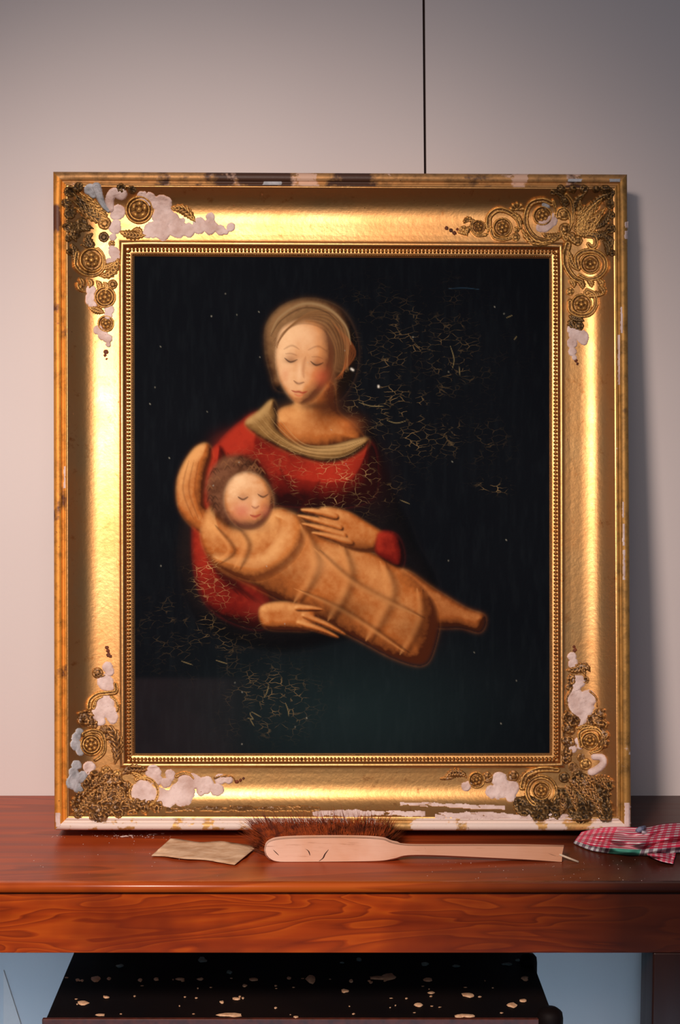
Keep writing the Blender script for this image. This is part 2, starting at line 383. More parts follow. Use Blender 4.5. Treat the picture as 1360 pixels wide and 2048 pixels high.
# ---- the painting itself: a generic stand-in (mother with a swaddled baby) in the old picture's colours
def paint():
    step = 1.5
    xs = np.arange(262, 1107, step); ys = np.arange(505, 1515, step)
    X, Y = np.meshgrid(xs, ys)
    img = np.zeros(X.shape+(3,)); craq = np.zeros(X.shape)
    def c(v): return np.array(s2l(v))
    n = fbm(X, Y, 220, 1); img[:] = c((15, 18, 22))
    img += (n[..., None])*(c((26, 28, 30))-c((15, 18, 22)))
    g = np.exp(-(((X-700)/260)**2+((Y-1430)/130)**2)); img += g[..., None]*(c((36, 50, 46))-c((16, 18, 22)))
    g = (1/(1+np.exp(-(Y-1357)/2.5)))*(1/(1+np.exp((X-470)/18))); img += (g*(.6+.5*fbm(X, Y, 60, 3)))[..., None]*(c((46, 36, 36))-c((15, 18, 22)))
    st = (fbm(X*3, Y*.6, 26, 8)-.45); img += np.clip(st, 0, 1)[..., None]*c((44, 48, 44))*.35
    img *= np.array([.44, .54, .70])
    def inside(poly):
        ins = np.zeros(X.shape, bool); P = poly
        for k in range(len(P)):
            (x1, y1), (x2, y2) = P[k], P[(k+1) % len(P)]
            if y1 == y2: continue
            cnd = ((y1 > Y) != (y2 > Y)) & (X < (x2-x1)*(Y-y1)/(y2-y1)+x1); ins ^= cnd
        return ins
    def shape(pts, lo, mid, hi, soft=2.5, bulge=22, light=(-.55, -.6), amb=.0, tex=.16, op=1.0, seed=5):
        poly = catmull(pts, 7, True)
        bx = [min(p[0] for p in poly)-12, max(p[0] for p in poly)+12, min(p[1] for p in poly)-12, max(p[1] for p in poly)+12]
        i0, i1 = np.searchsorted(ys, bx[2]), np.searchsorted(ys, bx[3]); j0, j1 = np.searchsorted(xs, bx[0]), np.searchsorted(xs, bx[1])
        nonlocal X, Y
        XF, YF = X, Y; X, Y = XF[i0:i1, j0:j1], YF[i0:i1, j0:j1]
        ins = inside(poly); d, _, _ = sdseg(X, Y, poly+[poly[0]])
        sd = np.where(ins, d, -d); m = 1/(1+np.exp(-sd/soft*2))*op
        u = np.clip(sd/bulge, 0, 1); h = np.sqrt(1-(1-u)**2)
        gy, gx = np.gradient(h*bulge, step); 
        for _ in range(3):
            gx = (gx+np.roll(gx, 1, 0)+np.roll(gx, -1, 0)+np.roll(gx, 1, 1)+np.roll(gx, -1, 1))/5
            gy = (gy+np.roll(gy, 1, 0)+np.roll(gy, -1, 0)+np.roll(gy, 1, 1)+np.roll(gy, -1, 1))/5
        nz = 1/np.sqrt(1+gx*gx+gy*gy); l = (-gx*light[0]*-1*-1 - gy*light[1])*nz*1.0 + nz*.62 + amb
        l = (-(gx*light[0]) - (gy*light[1]))*nz*-1*-1 + nz*.62 + amb
        l = l + (fbm(X, Y, 9, seed)-.5)*tex*1.6 + (fbm(X, Y, 50, seed+4)-.5)*tex*1.4
        l = np.clip(l, 0, 1)[..., None]
        col = np.where(l < .5, c(lo)+(c(mid)-c(lo))*(l/.5), c(mid)+(c(hi)-c(mid))*((l-.5)/.5))
        sub = img[i0:i1, j0:j1]; sub += (col-sub)*m[..., None]
        X, Y = XF, YF
    def ell(cx, cy, rx, ry, a=0, n=14):
        a = math.radians(a); return [(cx+rx*math.cos(t)*math.cos(a)-ry*math.sin(t)*math.sin(a), cy+rx*math.cos(t)*math.sin(a)+ry*math.sin(t)*math.cos(a)) for t in np.linspace(0, 2*math.pi, n, endpoint=False)]
    def stroke(pts, w, col, op=1.0, taper=True, nseg=6):
        P = catmull(pts, nseg)
        bx = [min(p[0] for p in P)-w*2, max(p[0] for p in P)+w*2, min(p[1] for p in P)-w*2, max(p[1] for p in P)+w*2]
        i0, i1 = np.searchsorted(ys, bx[2]), np.searchsorted(ys, bx[3]); j0, j1 = np.searchsorted(xs, bx[0]), np.searchsorted(xs, bx[1])
        d, t, _ = sdseg(X[i0:i1, j0:j1], Y[i0:i1, j0:j1], P); ww = w*(np.sqrt(np.clip(np.sin(t*math.pi), .02, 1)) if taper else 1)
        m = np.exp(-(d/ww)**2*1.2)*op; sub = img[i0:i1, j0:j1]; sub += (c(col)-sub)*m[..., None]
    def glow(cx, cy, rx, ry, col, op):
        m = np.exp(-(((X-cx)/rx)**2+((Y-cy)/ry)**2))*op
        img[:] = img + (c(col)-img)*m[..., None]
    SK = ((70, 32, 16), (176, 102, 46), (226, 166, 100))
    SKL = ((96, 56, 34), (206, 142, 86), (244, 204, 154))
    RED = ((34, 9, 10), (108, 24, 18), (172, 50, 32))
    OCH = ((52, 34, 20), (136, 102, 56), (184, 150, 94))
    def tilt(P, a=7, cx=604, cy=740):
        a = math.radians(a); return [(cx+(x-cx)*math.cos(a)-(y-cy)*math.sin(a), cy+(x-cx)*math.sin(a)+(y-cy)*math.cos(a)) for x, y in P]
    # dark mantle
    shape([(560, 800), (470, 850), (400, 900), (370, 1000), (360, 1150), (420, 1260), (600, 1300), (860, 1200), (830, 1080), (780, 960), (750, 870), (690, 800)],
          (8, 9, 12), (16, 15, 18), (30, 24, 24), 9, 60, seed=2)
    # hair
    shape([(532, 700), (534, 650), (566, 612), (620, 598), (676, 616), (706, 660), (714, 710), (704, 760), (672, 800), (640, 770), (560, 780), (542, 745)],
          (22, 15, 12), (84, 56, 34), (142, 108, 70), 5, 50, seed=9)
    for k in range(20):
        a = k/19; stroke([(552-8*a, 742-60*a), (556+34*a, 664-32*a), (620+20*a, 628-16*a), (682+14*a, 668-6*a), (698-8*a, 744)], 1.6, (164, 126, 80) if k % 2 else (54, 34, 22), .30)
    for k in range(6): stroke([(662+k*6, 640+k*6), (690+k*4, 690+k*4), (684-k*3, 760)], 2.0, (176, 100, 52), .30)
    # neck and chest
    shape([(588, 770), (660, 765), (672, 820), (706, 850), (724, 884), (660, 902), (590, 896), (546, 850), (560, 820), (590, 806)], *SK, 4, 40, amb=-.02)
    glow(652, 818, 34, 30, (70, 38, 22), .75); glow(700, 850, 22, 16, (196, 110, 56), .35); glow(596, 846, 26, 26, (226, 166, 100), .35)
    # red bodice
    shape([(520, 826), (480, 846), (440, 884), (420, 930), (470, 960), (520, 1000), (600, 1010), (690, 1012), (745, 990), (752, 930), (736, 884), (690, 912), (620, 910), (560, 872)], *RED, 5, 70, amb=.04)
    glow(740, 960, 40, 60, (34, 10, 12), .7); glow(600, 1000, 90, 16, (40, 12, 12), .6); glow(640, 952, 50, 22, (184, 50, 30), .35); glow(455, 890, 26, 22, (160, 46, 32), .3)
    # kerchief at the neckline
    shape([(545, 800), (520, 820), (490, 848), (530, 880), (590, 910), (650, 926), (700, 916), (734, 892), (728, 876), (660, 892), (600, 890), (560, 862), (556, 830)], *OCH, 3, 18)
    for k in range(7): stroke([(506+k*7, 840-k*4), (546+k*3, 880-k*6), (610, 908-k*3.2), (680, 914-k*4), (728, 890-k*2)], 1.1, (84, 62, 36) if k % 2 else (188, 154, 100), .45)
    for (a, b, d_) in ((455, 905, 1), (560, 935, 1), (640, 960, -1), (700, 960, -1)): stroke([(a, b), (a+16*d_, b+34), (a+46*d_, b+66)], 7, (60, 14, 12), .45)
    # face, looking down
    shape(tilt([(548, 700), (556, 662), (596, 640), (640, 650), (662, 690), (662, 740), (646, 782), (620, 806), (598, 804), (570, 776), (553, 738)]), *SKL, 3.5, 40, light=(-.6, -.35), amb=.06, tex=.10)
    T1 = lambda x, y: tilt([(x, y)])[0]
    def tglow(x, y, rx, ry, col, op): p = T1(x, y); glow(p[0], p[1], rx, ry, col, op)
    def tst(P, *a): stroke(tilt(P), *a)
    tglow(655, 752, 15, 34, (120, 62, 34), .55); tglow(640, 748, 16, 18, (204, 96, 62), .55); tglow(572, 752, 9, 14, (206, 120, 84), .3); tglow(600, 676, 30, 20, (248, 208, 160), .45)
    tst([(562, 704), (578, 694), (594, 700)], 2.2, (112, 70, 44), .4); tst([(610, 700), (630, 689), (652, 699)], 2.2, (112, 70, 44), .4)
    for (x, y) in ((579, 722), (631, 722)):
        tglow(x, y-3, 15, 9, (150, 92, 58), .45); tglow(x, y+3, 11, 5, (96, 56, 38), .45); tst([(x-13, y-2), (x, y+5), (x+14, y-2)], 2.0, (44, 26, 22), .85); tst([(x-12, y-10), (x, y-12), (x+13, y-9)], 1.8, (120, 72, 48), .4)
    tst([(608, 712), (606, 738), (610, 756)], 4.5, (150, 88, 54), .35); tst([(590, 763), (600, 768), (612, 763)], 2.6, (92, 42, 30), .7); tglow(599, 745, 5, 18, (250, 214, 168), .55)
    tst([(588, 783), (596, 785), (603, 784), (611, 785), (620, 781)], 2.6, (150, 44, 34), .85); tst([(594, 789), (604, 792), (613, 788)], 2.6, (196, 92, 66), .55); tst([(596, 797), (604, 799), (613, 796)], 3.5, (130, 74, 48), .35)
    glow(628, 812, 30, 8, (58, 32, 22), .65)
    # hair over the brow and a thin band
    for k in range(12): tst([(549-k*.4, 706-k), (556+k*2, 672-k*2.2), (592+k*2, 648-k*2.5), (636+k*2, 654-k*3), (664+k*2, 694-k*2), (668+k*1.5, 740)], 2.2, (150, 108, 64) if k % 2 else (96, 64, 40), .42)
    stroke([(541, 668), (560, 634), (606, 608), (654, 616), (690, 650), (702, 690)], 3.4, (158, 132, 92), .75)
    stroke([(541, 674), (562, 641), (606, 616), (652, 624), (686, 656)], 2, (60, 42, 28), .6)
    # sleeve around the baby
    shape([(440, 890), (398, 950), (386, 1040), (388, 1130), (406, 1196), (450, 1236), (520, 1256), (548, 1220), (530, 1170), (470, 1130), (450, 1060), (470, 980)], *RED, 4, 50)
    for k in range(4): stroke([(404+k*10, 1030+k*16), (420+k*14, 1120+k*12), (478+k*18, 1190+k*8)], 6, (48, 12, 12), .55)
    glow(470, 1160, 50, 30, (40, 10, 12), .6); glow(520, 1215, 24, 20, (170, 60, 44), .35)
    # ochre blanket: raised hood fold, body and loose end
    shape([(366, 930), (390, 896), (414, 888), (424, 912), (414, 950), (410, 1010), (430, 1040), (424, 1076), (384, 1052), (358, 1016), (354, 968)], *SK, 3, 26)
    for k in range(3): stroke([(378+k*10, 920), (366+k*12, 980), (388+k*10, 1040)], 2.4, (112, 58, 28), .4)
    shape([(800, 1140), (870, 1180), (930, 1216), (968, 1232), (960, 1262), (920, 1254), (870, 1252), (800, 1226)], (60, 28, 14), (150, 84, 38), (206, 140, 80), 4, 22)
    shape([(424, 1012), (470, 1040), (520, 1028), (560, 1018), (600, 1040), (650, 1080), (720, 1098), (790, 1132), (850, 1180), (876, 1230), (868, 1290), (846, 1328), (790, 1316), (720, 1280), (650, 1244), (580, 1208), (500, 1168), (430, 1128), (402, 1070)],
          *SK, 4, 64, amb=.0)
    shape([(430, 1110), (520, 1110), (560, 1060), (550, 1030), (590, 1030), (612, 1066), (588, 1120), (520, 1160), (450, 1140)], (96, 50, 24), (200, 126, 62), (236, 180, 114), 5, 26, op=.75)
    for (P_, w) in (([(612, 1052), (640, 1130), (600, 1208)], 11), ([(690, 1092), (706, 1160), (668, 1244)], 12), ([(772, 1126), (790, 1190), (744, 1284)], 13), ([(846, 1180), (848, 1240), (812, 1312)], 10),
                    ([(640, 1100), (720, 1170), (850, 1236)], 8), ([(600, 1180), (700, 1226), (820, 1306)], 6), ([(470, 1046), (500, 1090), (480, 1140)], 7), ([(430, 1050), (470, 1100), (440, 1128)], 5)):
        stroke(P_, w, (66, 32, 16), .55); stroke([(a-12, b-3) for a, b in P_], w*.8, (230, 162, 94), .35)
    glow(560, 1150, 50, 26, (80, 44, 26), .35); glow(690, 1222, 50, 24, (60, 38, 22), .5); glow(820, 1262, 46, 40, (60, 28, 16), .35); glow(640, 1130, 30, 26, (232, 172, 108), .3)
    # baby head, asleep
    shape(ell(478, 985, 66, 76, -12), (24, 16, 12), (78, 46, 30), (118, 78, 54), 6, 36, tex=.4)
    rs = random.Random(6)
    for k in range(34):
        a = rs.uniform(2.6, 5.9); r = rs.uniform(48, 66); x = 480+r*math.cos(a); y = 985+r*1.1*math.sin(a); stroke([(x-6, y+4), (x, y-5), (x+7, y+3)], 1.6, (138, 94, 60) if k % 2 else (40, 24, 18), .5)
    shape(ell(497, 1002, 47, 57, -14), *SKL, 4, 34, light=(-.3, -.6), amb=.04)
    glow(484, 1022, 20, 18, (204, 112, 96), .6); glow(528, 1020, 12, 14, (196, 104, 84), .4); glow(500, 1052, 34, 12, (110, 74, 56), .5)
    for (x, y) in ((486, 996), (526, 991)):
        glow(x, y-2, 12, 7, (146, 96, 72), .4); stroke([(x-11, y-3), (x, y+3), (x+11, y-3)], 2.2, (60, 36, 30), .85)
    stroke([(503, 1012), (511, 1016), (519, 1011)], 2.4, (130, 64, 46), .7); glow(509, 1005, 5, 8, (248, 208, 166), .5)
    stroke([(500, 1030), (511, 1033), (522, 1028)], 3.0, (158, 56, 46), .85); stroke([(504, 1037), (513, 1038)], 2.4, (210, 120, 96), .5)
    # her hands
    shape([(640, 1018), (690, 1022), (730, 1044), (770, 1072), (756, 1100), (720, 1104), (680, 1090), (650, 1066)], *SK, 2.5, 20)
    for k, (a, b) in enumerate((((604, 1018), (660, 1034)), ((598, 1030), (668, 1056)), ((606, 1046), (676, 1072)), ((626, 1064), (690, 1086)))):
        shape([(a[0], a[1]), ((a[0]+b[0])/2, (a[1]+b[1])/2-8), (b[0]+14, b[1]-7), (b[0]+14, b[1]+7), ((a[0]+b[0])/2, (a[1]+b[1])/2+5), (a[0]+4, a[1]+6)], *SK, 1.6, 8)
    glow(716, 1092, 34, 12, (96, 54, 28), .5)
    shape([(756, 1066), (790, 1068), (806, 1100), (802, 1134), (772, 1124), (752, 1104)], *RED, 3, 18)
    shape([(520, 1216), (560, 1204), (610, 1212), (634, 1232), (624, 1258), (580, 1260), (530, 1254)], *SK, 2.5, 20)
    for (a, b) in (((648, 1220), (600, 1216)), ((690, 1268), (616, 1232)), ((676, 1274), (606, 1246))):
        shape([a, ((a[0]+b[0])/2, (a[1]+b[1])/2-6), (b[0]-8, b[1]-5), (b[0]-8, b[1]+6), ((a[0]+b[0])/2, (a[1]+b[1])/2+5)], *SK, 1.6, 7)
    # craquelure strength: red dress, dark ground right of the head, lower left
    for (cx, cy, rx, ry, v) in ((650, 965, 110, 50, 1.0), (560, 900, 60, 22, .45), (420, 1170, 40, 70, .8), (500, 1240, 60, 16, .6),
                                (800, 810, 90, 36, .9), (790, 700, 150, 90, .26), (900, 700, 60, 90, .30), (850, 880, 130, 40, .36), (985, 975, 30, 14, .6),
                                (540, 1400, 80, 60, .50), (400, 1260, 90, 70, .32), (740, 770, 40, 60, .5)):
        craq = np.maximum(craq, v*np.exp(-(((X-cx)/rx)**2+((Y-cy)/ry)**2)*1.3))
    craq *= np.clip((fbm(X, Y, 40, 21)-.30)*3.2, 0, 1.3)
    # single scratches and flecks
    stroke([(898, 577), (930, 576), (960, 579)], 1.0, (40, 66, 84), .7, True)
    for P_ in ([(495, 1436), (506, 1438), (500, 1428), (504, 1424)], [(504, 1424), (522, 1434)], [(500, 1438), (508, 1452)], [(570, 1404), (576, 1420), (578, 1436)], [(538, 1368), (534, 1384), (528, 1396)],
               [(900, 690), (908, 718), (904, 740)], [(918, 730), (920, 754)], [(1012, 636), (1026, 630)], [(1034, 672), (1028, 680)], [(430, 1320), (456, 1328)], [(362, 1322), (386, 1330)],
               [(716, 804), (742, 812), (770, 812)], [(772, 840), (792, 846), (812, 842)], [(800, 1000), (820, 1008)]):
        stroke(P_, .9, (150, 136, 92), .6, True)
    rs = random.Random(4)
    for k in range(34):
        x, y = rs.uniform(285, 1085), rs.uniform(530, 1490); stroke([(x, y), (x+rs.uniform(-1, 1), y+1)], 1.0, (176, 178, 160), rs.uniform(.3, .8), False)
    stroke([(703, 738), (706, 740)], 2.2, (236, 234, 220), .95, False); stroke([(757, 772), (757, 774)], 1.9, (236, 234, 220), .95, False)
    V = FP(X, Y, np.full(X.shape, .0005) + 0.0003*fbm(X, Y, 12, 6)).reshape(-1, 3)
    me = quads(V, gridq(*X.shape), True)
    a = me.color_attributes.new('paint', 'FLOAT_COLOR', 'POINT')
    col = np.ones((X.size, 4), np.float32); col[:, :3] = np.clip(img, 0, 1).reshape(-1, 3); col[:, 3] = 1
    a.data.foreach_set('color', col.ravel())
    b = me.attributes.new('craq', 'FLOAT', 'POINT'); b.data.foreach_set('value', np.clip(craq, 0, 1).astype(np.float32).ravel())
    m = NT('oil_paint', .75, 0, .04)
    at = m.attr('paint'); cr = m.attr('craq')
    wv = m.n.new('ShaderNodeVectorMath'); wv.operation = 'ADD'
    sc = m.n.new('ShaderNodeVectorMath'); sc.operation = 'SCALE'; m.put(m.noise(45, 3, out='Color'), sc.inputs[0]); sc.inputs['Scale'].default_value = .012
    m.put(m.obj, wv.inputs[0]); m.put(sc.outputs[0], wv.inputs[1])
    vo = m.n.new('ShaderNodeTexVoronoi'); vo.feature = 'DISTANCE_TO_EDGE'; vo.inputs['Scale'].default_value = 92
    mp = m.n.new('ShaderNodeMapping'); mp.inputs['Scale'].default_value = (.72, 1, 1.5); m.put(wv.outputs[0], mp.inputs[0]); m.put(mp.outputs[0], vo.inputs['Vector'])
    line = m.math('SUBTRACT', 1.0, m.mask(vo.outputs['Distance'], .012, .055))
    brk = m.mask(m.noise(60, 3), .42, .60)
    k = m.math('MULTIPLY', m.math('MULTIPLY', line, brk), cr.outputs['Fac'])
    lt = m.mix(.55, at.outputs['Color'], rgba((226, 190, 126)))
    c_ = m.mix(k, at.outputs['Color'], lt)
    m.color(c_); m.bump(m.math('ADD', m.noise(300, 3), m.math('MULTIPLY', k, -2.0)), .18, .0012)
    o = new_obj('canvas', me, m.m, fr); o['label'] = 'dark oil picture of a woman in red with a wrapped baby, surface crackled'
paint()

# ------------------------------------------------------------------ carved corner ornaments, as relief pieces lying on the hollow of the frame
def relief(name, parent, bb, fn, mat, step=1.35, k=1.0):
    xs = np.arange(bb[0], bb[1]+step, step); ys = np.arange(bb[2], bb[3]+step, step)
    X, Y = np.meshgrid(xs, ys); H = fn(X, Y)
    mx = np.maximum.reduce([H[:-1, :-1], H[1:, :-1], H[1:, 1:], H[:-1, 1:]])
    Q = gridq(len(ys), len(xs), mx > 0)
    if len(Q) == 0: return None
    Z = hsurf(X, Y) + np.clip(H, -1.2, 40)*PXM*k
    V = FP(X, Y, Z).reshape(-1, 3); V, Q, _ = compact(V, Q)
    o = new_obj(name, quads(V, Q), mat, parent)
    if name == 'worn_relief': o['kind'] = 'stuff'
    return o
def dome(d, w): return np.sqrt(np.clip(1-(d/w)**2, 0, 1))*1.0 - (d >= w)*1.0
def neg(H, d, w): return np.where(d < w, H, -1.2)
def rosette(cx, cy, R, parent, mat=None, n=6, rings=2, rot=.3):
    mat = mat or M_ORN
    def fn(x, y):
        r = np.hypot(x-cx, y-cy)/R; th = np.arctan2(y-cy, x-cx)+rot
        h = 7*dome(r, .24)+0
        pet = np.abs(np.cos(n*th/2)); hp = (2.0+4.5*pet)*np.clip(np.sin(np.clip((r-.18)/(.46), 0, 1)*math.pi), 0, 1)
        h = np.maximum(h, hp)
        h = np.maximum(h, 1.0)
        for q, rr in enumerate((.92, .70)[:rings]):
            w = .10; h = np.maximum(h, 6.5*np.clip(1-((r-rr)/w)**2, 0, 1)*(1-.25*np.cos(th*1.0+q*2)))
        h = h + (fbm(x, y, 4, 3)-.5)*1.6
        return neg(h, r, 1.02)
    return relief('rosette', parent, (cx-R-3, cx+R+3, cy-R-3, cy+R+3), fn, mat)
def scroll(pts, w, parent, mat=None, name='scroll', grooves=True, w1=None, hgt=6.5, leaf=False):
    P = catmull(pts, 7); mat = mat or M_ORN; w1 = w*.45 if w1 is None else w1
    xs = [p[0] for p in P]; ys = [p[1] for p in P]; mw = max(w, w1)+3
    def fn(x, y):
        d, t, s = sdseg(x, y, P)
        if leaf: ww = w*np.clip(np.sin(np.clip(t, 0, 1)*math.pi*.93+.2), .05, 1)**.8*(1+.13*np.sin(t*46))
        else: ww = w+(w1-w)*t
        u = d/ww
        h = hgt*np.sqrt(np.clip(1-u**2, 0, 1))
        if leaf: h = h*(.62+.38*np.abs(np.cos(u*5+t*24)))-1.8*np.exp(-(u/.13)**2)
        elif grooves: h = h-2.6*np.exp(-((u-.12)/.22)**2)+1.0*np.exp(-((u-.65)/.2)**2)
        h = h+(fbm(x, y, 3.5, 5)-.5)*1.2
        return np.where(u < 1, h, -1.2)
    return relief(name, parent, (min(xs)-mw, max(xs)+mw, min(ys)-mw, max(ys)+mw), fn, mat)
def arcpts(cx, cy, R, a0, a1, n=12, dr=0): return [(cx+(R+dr*k/(n-1))*math.cos(math.radians(a0+(a1-a0)*k/(n-1))), cy+(R+dr*k/(n-1))*math.sin(math.radians(a0+(a1-a0)*k/(n-1)))) for k in range(n)]
def shell(cx, cy, R, ang, parent, mat=None, spread=1.9):
    def fn(x, y):
        dx, dy = x-cx, y-cy; r = np.hypot(dx, dy)/R; th = (np.arctan2(dy, dx)-math.radians(ang)+math.pi) % (2*math.pi)-math.pi
        rr = r/(1-.10*np.abs(np.sin(th*4.5)))
        h = (2.5+3.5*np.abs(np.cos(th*4.5)))*np.clip((1-rr)*5, 0, 1)**.5*(.5+.5*np.clip(r*1.5, 0, 1))+2*(rr < .2)
        return np.where((rr < 1) & (np.abs(th) < spread), h, -1.2)
    return relief('shell', parent, (cx-R-2, cx+R+2, cy-R-2, cy+R+2), fn, mat or M_ORN)
def ball(cx, cy, R, parent, mat=None):
    def fn(x, y):
        r = np.hypot(x-cx, y-cy)/R; th = np.arctan2(y-cy, x-cx)
        h = R*.55*np.sqrt(np.clip(1-r*r, 0, 1))-1.8*np.exp(-((r-.55)/.12)**2)+.8*np.cos(th*5)*r
        return np.where(r < 1, h, -1.2)
    return relief('boss', parent, (cx-R-2, cx+R+2, cy-R-2, cy+R+2), fn, mat or M_ORN)
def blobs(L, parent, mat, name='plaster_loss', hgt=3.0, seed=1, rag=.30, label=None, fine=9, amp=1.6, step=1.5, sc=3):
    xs0 = min(c[0]-c[2]*1.5 for c in L); xs1 = max(c[0]+c[2]*1.5 for c in L); ys0 = min(c[1]-c[2]*1.5 for c in L); ys1 = max(c[1]+c[2]*1.5 for c in L)
    def fn(x, y):
        f = np.full(x.shape, -9.0)
        for c in L: f = np.maximum(f, 1-np.hypot(x-c[0], y-c[1])/c[2])
        f = f + (fbm(x, y, 14, seed)-.5)*rag*2 + (fbm(x, y, 4, seed+5)-.5)*rag*.5
        h = hgt*np.clip(f*5, 0, 1)**.6 + (fbm(x, y, fine, seed+2, 3)-.5)*2*amp*(f > 0)
        ridg = 1-np.abs(fbm(x, y, sc*3, seed+9)*2-1)*3
        if amp > 2: h = h + 3.0*ridg
        h = np.where(f > 0, np.maximum(h, .8), -1.2)
        return h
    o = relief(name, parent, (xs0, xs1, ys0, ys1), fn, mat, step)
    if o and label: o['label'] = label
    return o
def corner(ox, oy, label):
    e = bpy.data.objects.new('corner_ornament', None); C.objects.link(e); e.parent = fr; e['label'] = label; e.empty_display_size = .02
    def c(*a):
        return [(ox+x/3.4, oy+y/3.4) + ((r[0]/3.4,) if r else ()) for x, y, *r in a]
    return e, c
S = 1/3.4
# --- top left: gilt leaf and rosettes half lost, white plaster showing
e, c = corner(90, 330, 'top left corner ornament, gilt relief broken away to white plaster')
def R_(c, e, x, y, r, **k): p = c((x, y))[0]; return rosette(p[0], p[1], r*S, e, **k)
def B_(c, e, x, y, r, **k): p = c((x, y))[0]; return ball(p[0], p[1], r*S, e, **k)
def Sc(c, e, pts, w, **k):
    if 'w1' in k: k['w1'] *= S
    return scroll(c(*pts), w*S, e, **k)
def Lf(c, e, pts, w, **k): return scroll(c(*pts), w*S, e, name='leaf', leaf=True, **k)
blobs(c((300,165,38),(330,195,30)), e, M_PLAC, seed=2)
Sc(c, e, [(350,150),(370,210),(395,270),(430,310)], 32, mat=M_PLAC, name='plaster_leaf', w1=14)
Sc(c, e, [(520,200),(470,190),(440,235),(448,300)], 40, mat=M_PLA, name='plaster_leaf', grooves=False, w1=24)
blobs(c((495,320,52),(470,345,30)), e, M_PLA, seed=3, rag=.15)
blobs(c((475,430,44),(462,492,26),(485,400,30)), e, M_PLA, seed=4, rag=.2)
blobs(c((660,215,40),(710,235,46),(745,270,30),(800,265,62),(800,350,72),(735,440,58),(700,465,34),(800,450,62),(900,430,72),(880,370,40),(970,440,52),(1055,415,56),(1125,355,34),(1120,420,56),(1195,445,34),(1262,422,30),(1230,455,18)), e, M_PLA, seed=5, rag=.22)
R_(c, e, 640, 305, 96, n=5)
Lf(c, e, [(865,295),(930,300),(985,340),(1022,388)], 34)
Lf(c, e, [(515,455),(560,470),(620,478),(685,478)], 34); Lf(c, e, [(600,440),(640,445),(655,480)], 22)
for k, (x, y) in enumerate(((190,190),(235,185),(285,205),(335,240),(205,290),(185,240))):
    Lf(c, e, [(425,405),((425+x)/2+14-k*4,(405+y)/2+16-k*5),(x,y)], 34, mat=M_ORND if k in (0,5) else M_ORN)
B_(c, e, 405, 395, 46); B_(c, e, 400, 490, 36, mat=M_ORND); B_(c, e, 455, 535, 24)
for (pts, w) in (([(300,440),(240,430),(190,460),(215,520)], 30), ([(320,470),(290,500),(310,545),(250,540)], 28), ([(185,540),(210,600),(205,680)], 26), ([(150,380),(190,410),(250,410),(330,430)], 26)):
    Lf(c, e, pts, w, mat=M_ORND)
blobs(c((170,180,44),(150,260,34),(170,330,40),(160,420,34),(230,150,34),(160,500,26),(520,160,34),(590,170,30),(250,400,44),(210,470,34),(175,590,26)), e, M_ORND, 'worn_relief', 3, 17, rag=.35, amp=4, label='grimy broken leaf relief along the corner edge')
R_(c, e, 318, 645, 84, n=5, rings=1); Sc(c, e, [(220,600),(215,680),(265,735),(340,745),(395,700),(395,620),(360,570)], 20, w1=12)
Lf(c, e, [(495,640),(475,700),(430,745),(370,755)], 34); Lf(c, e, [(380,700),(430,690),(485,660)], 26)
blobs(c((470,595,36),(478,625,34),(440,655,24),(455,565,20)), e, M_PLA, seed=6, rag=.2)
for (x, y) in ((235,770),(290,775),(350,790),(400,800)): Lf(c, e, [(x,y),(x+22,y+26),(x+10,y+62)], 22)
B_(c, e, 460, 812, 34); Lf(c, e, [(220,800),(240,840),(275,865)], 18)
blobs(c((315,850,36),(312,900,36),(325,950,30),(300,925,26)), e, M_PLA, seed=7, rag=.2)
R_(c, e, 408, 898, 74, n=6, rings=2); Lf(c, e, [(305,970),(350,985),(405,1005)], 28)
blobs(c((440,985,36),(430,1020,30)), e, M_PLA, seed=8, rag=.2); R_(c, e, 414, 1078, 56, n=5, rings=1)
blobs(c((360,1120,32),(395,1155,36),(425,1180,32),(430,1220,18)), e, M_PLA, seed=9, rag=.2)
blobs(c((415,1272,16),(408,1295,12),(418,1318,9)), e, M_CHIP, 'bole_chip', 1.0, 10)
# --- top right: best preserved
e, c = corner(880, 330, 'top right corner ornament, best preserved gilt scrolls and leaves')
blobs(c((715,405,50),(760,380,40),(680,425,30),(780,350,24)), e, M_PLA, seed=11, rag=.2)
blobs(c((720,270,30),(735,255,24)), e, M_PLAC, seed=12)
R_(c, e, 697, 345, 66, n=6, rings=1)
Sc(c, e, [(760,262),(700,240),(620,262),(585,335),(590,420),(640,490),(700,515),(780,500)], 20, w1=20)
Sc(c, e, [(770,250),(785,300),(780,350)], 14)
Lf(c, e, [(700,470),(750,490),(800,485),(850,450)], 28); Lf(c, e, [(560,440),(590,490),(640,520),(720,530),(790,510)], 26)
R_(c, e, 425, 425, 66, n=6, rings=1); Sc(c, e, [(330,420),(335,350),(390,305),(460,315),(520,360),(545,420)], 24, w1=16)
Sc(c, e, [(350,440),(370,490),(430,505),(490,490)], 16, w1=12)
p = c((525,290))[0]; shell(p[0], p[1]+5, 58*S, -90, e)
B_(c, e, 515, 490, 30); B_(c, e, 520, 440, 22); Lf(c, e, [(480,340),(520,350),(560,400)], 24)
R_(c, e, 262, 420, 46, n=5, rings=1); Sc(c, e, [(225,380),(215,430),(250,475),(310,475)], 14, w1=10); Sc(c, e, [(310,400),(325,430),(320,470)], 12)
p = c((192,385))[0]; shell(p[0], p[1], 38*S, -100, e); B_(c, e, 160, 440, 28); Lf(c, e, [(205,420),(180,450),(185,480)], 20); Lf(c, e, [(120,455),(150,460),(180,475)], 14)
blobs(c((45,430,14),(75,445,14),(98,462,14),(118,438,10)), e, M_CHIP, 'bole_chip', 1.6, 13, label='reddish bare spots where the gilding tip broke off')
B_(c, e, 842, 335, 44); Sc(c, e, [(800,350),(810,310),(850,300),(880,330),(890,390),(880,430)], 16, w1=14)
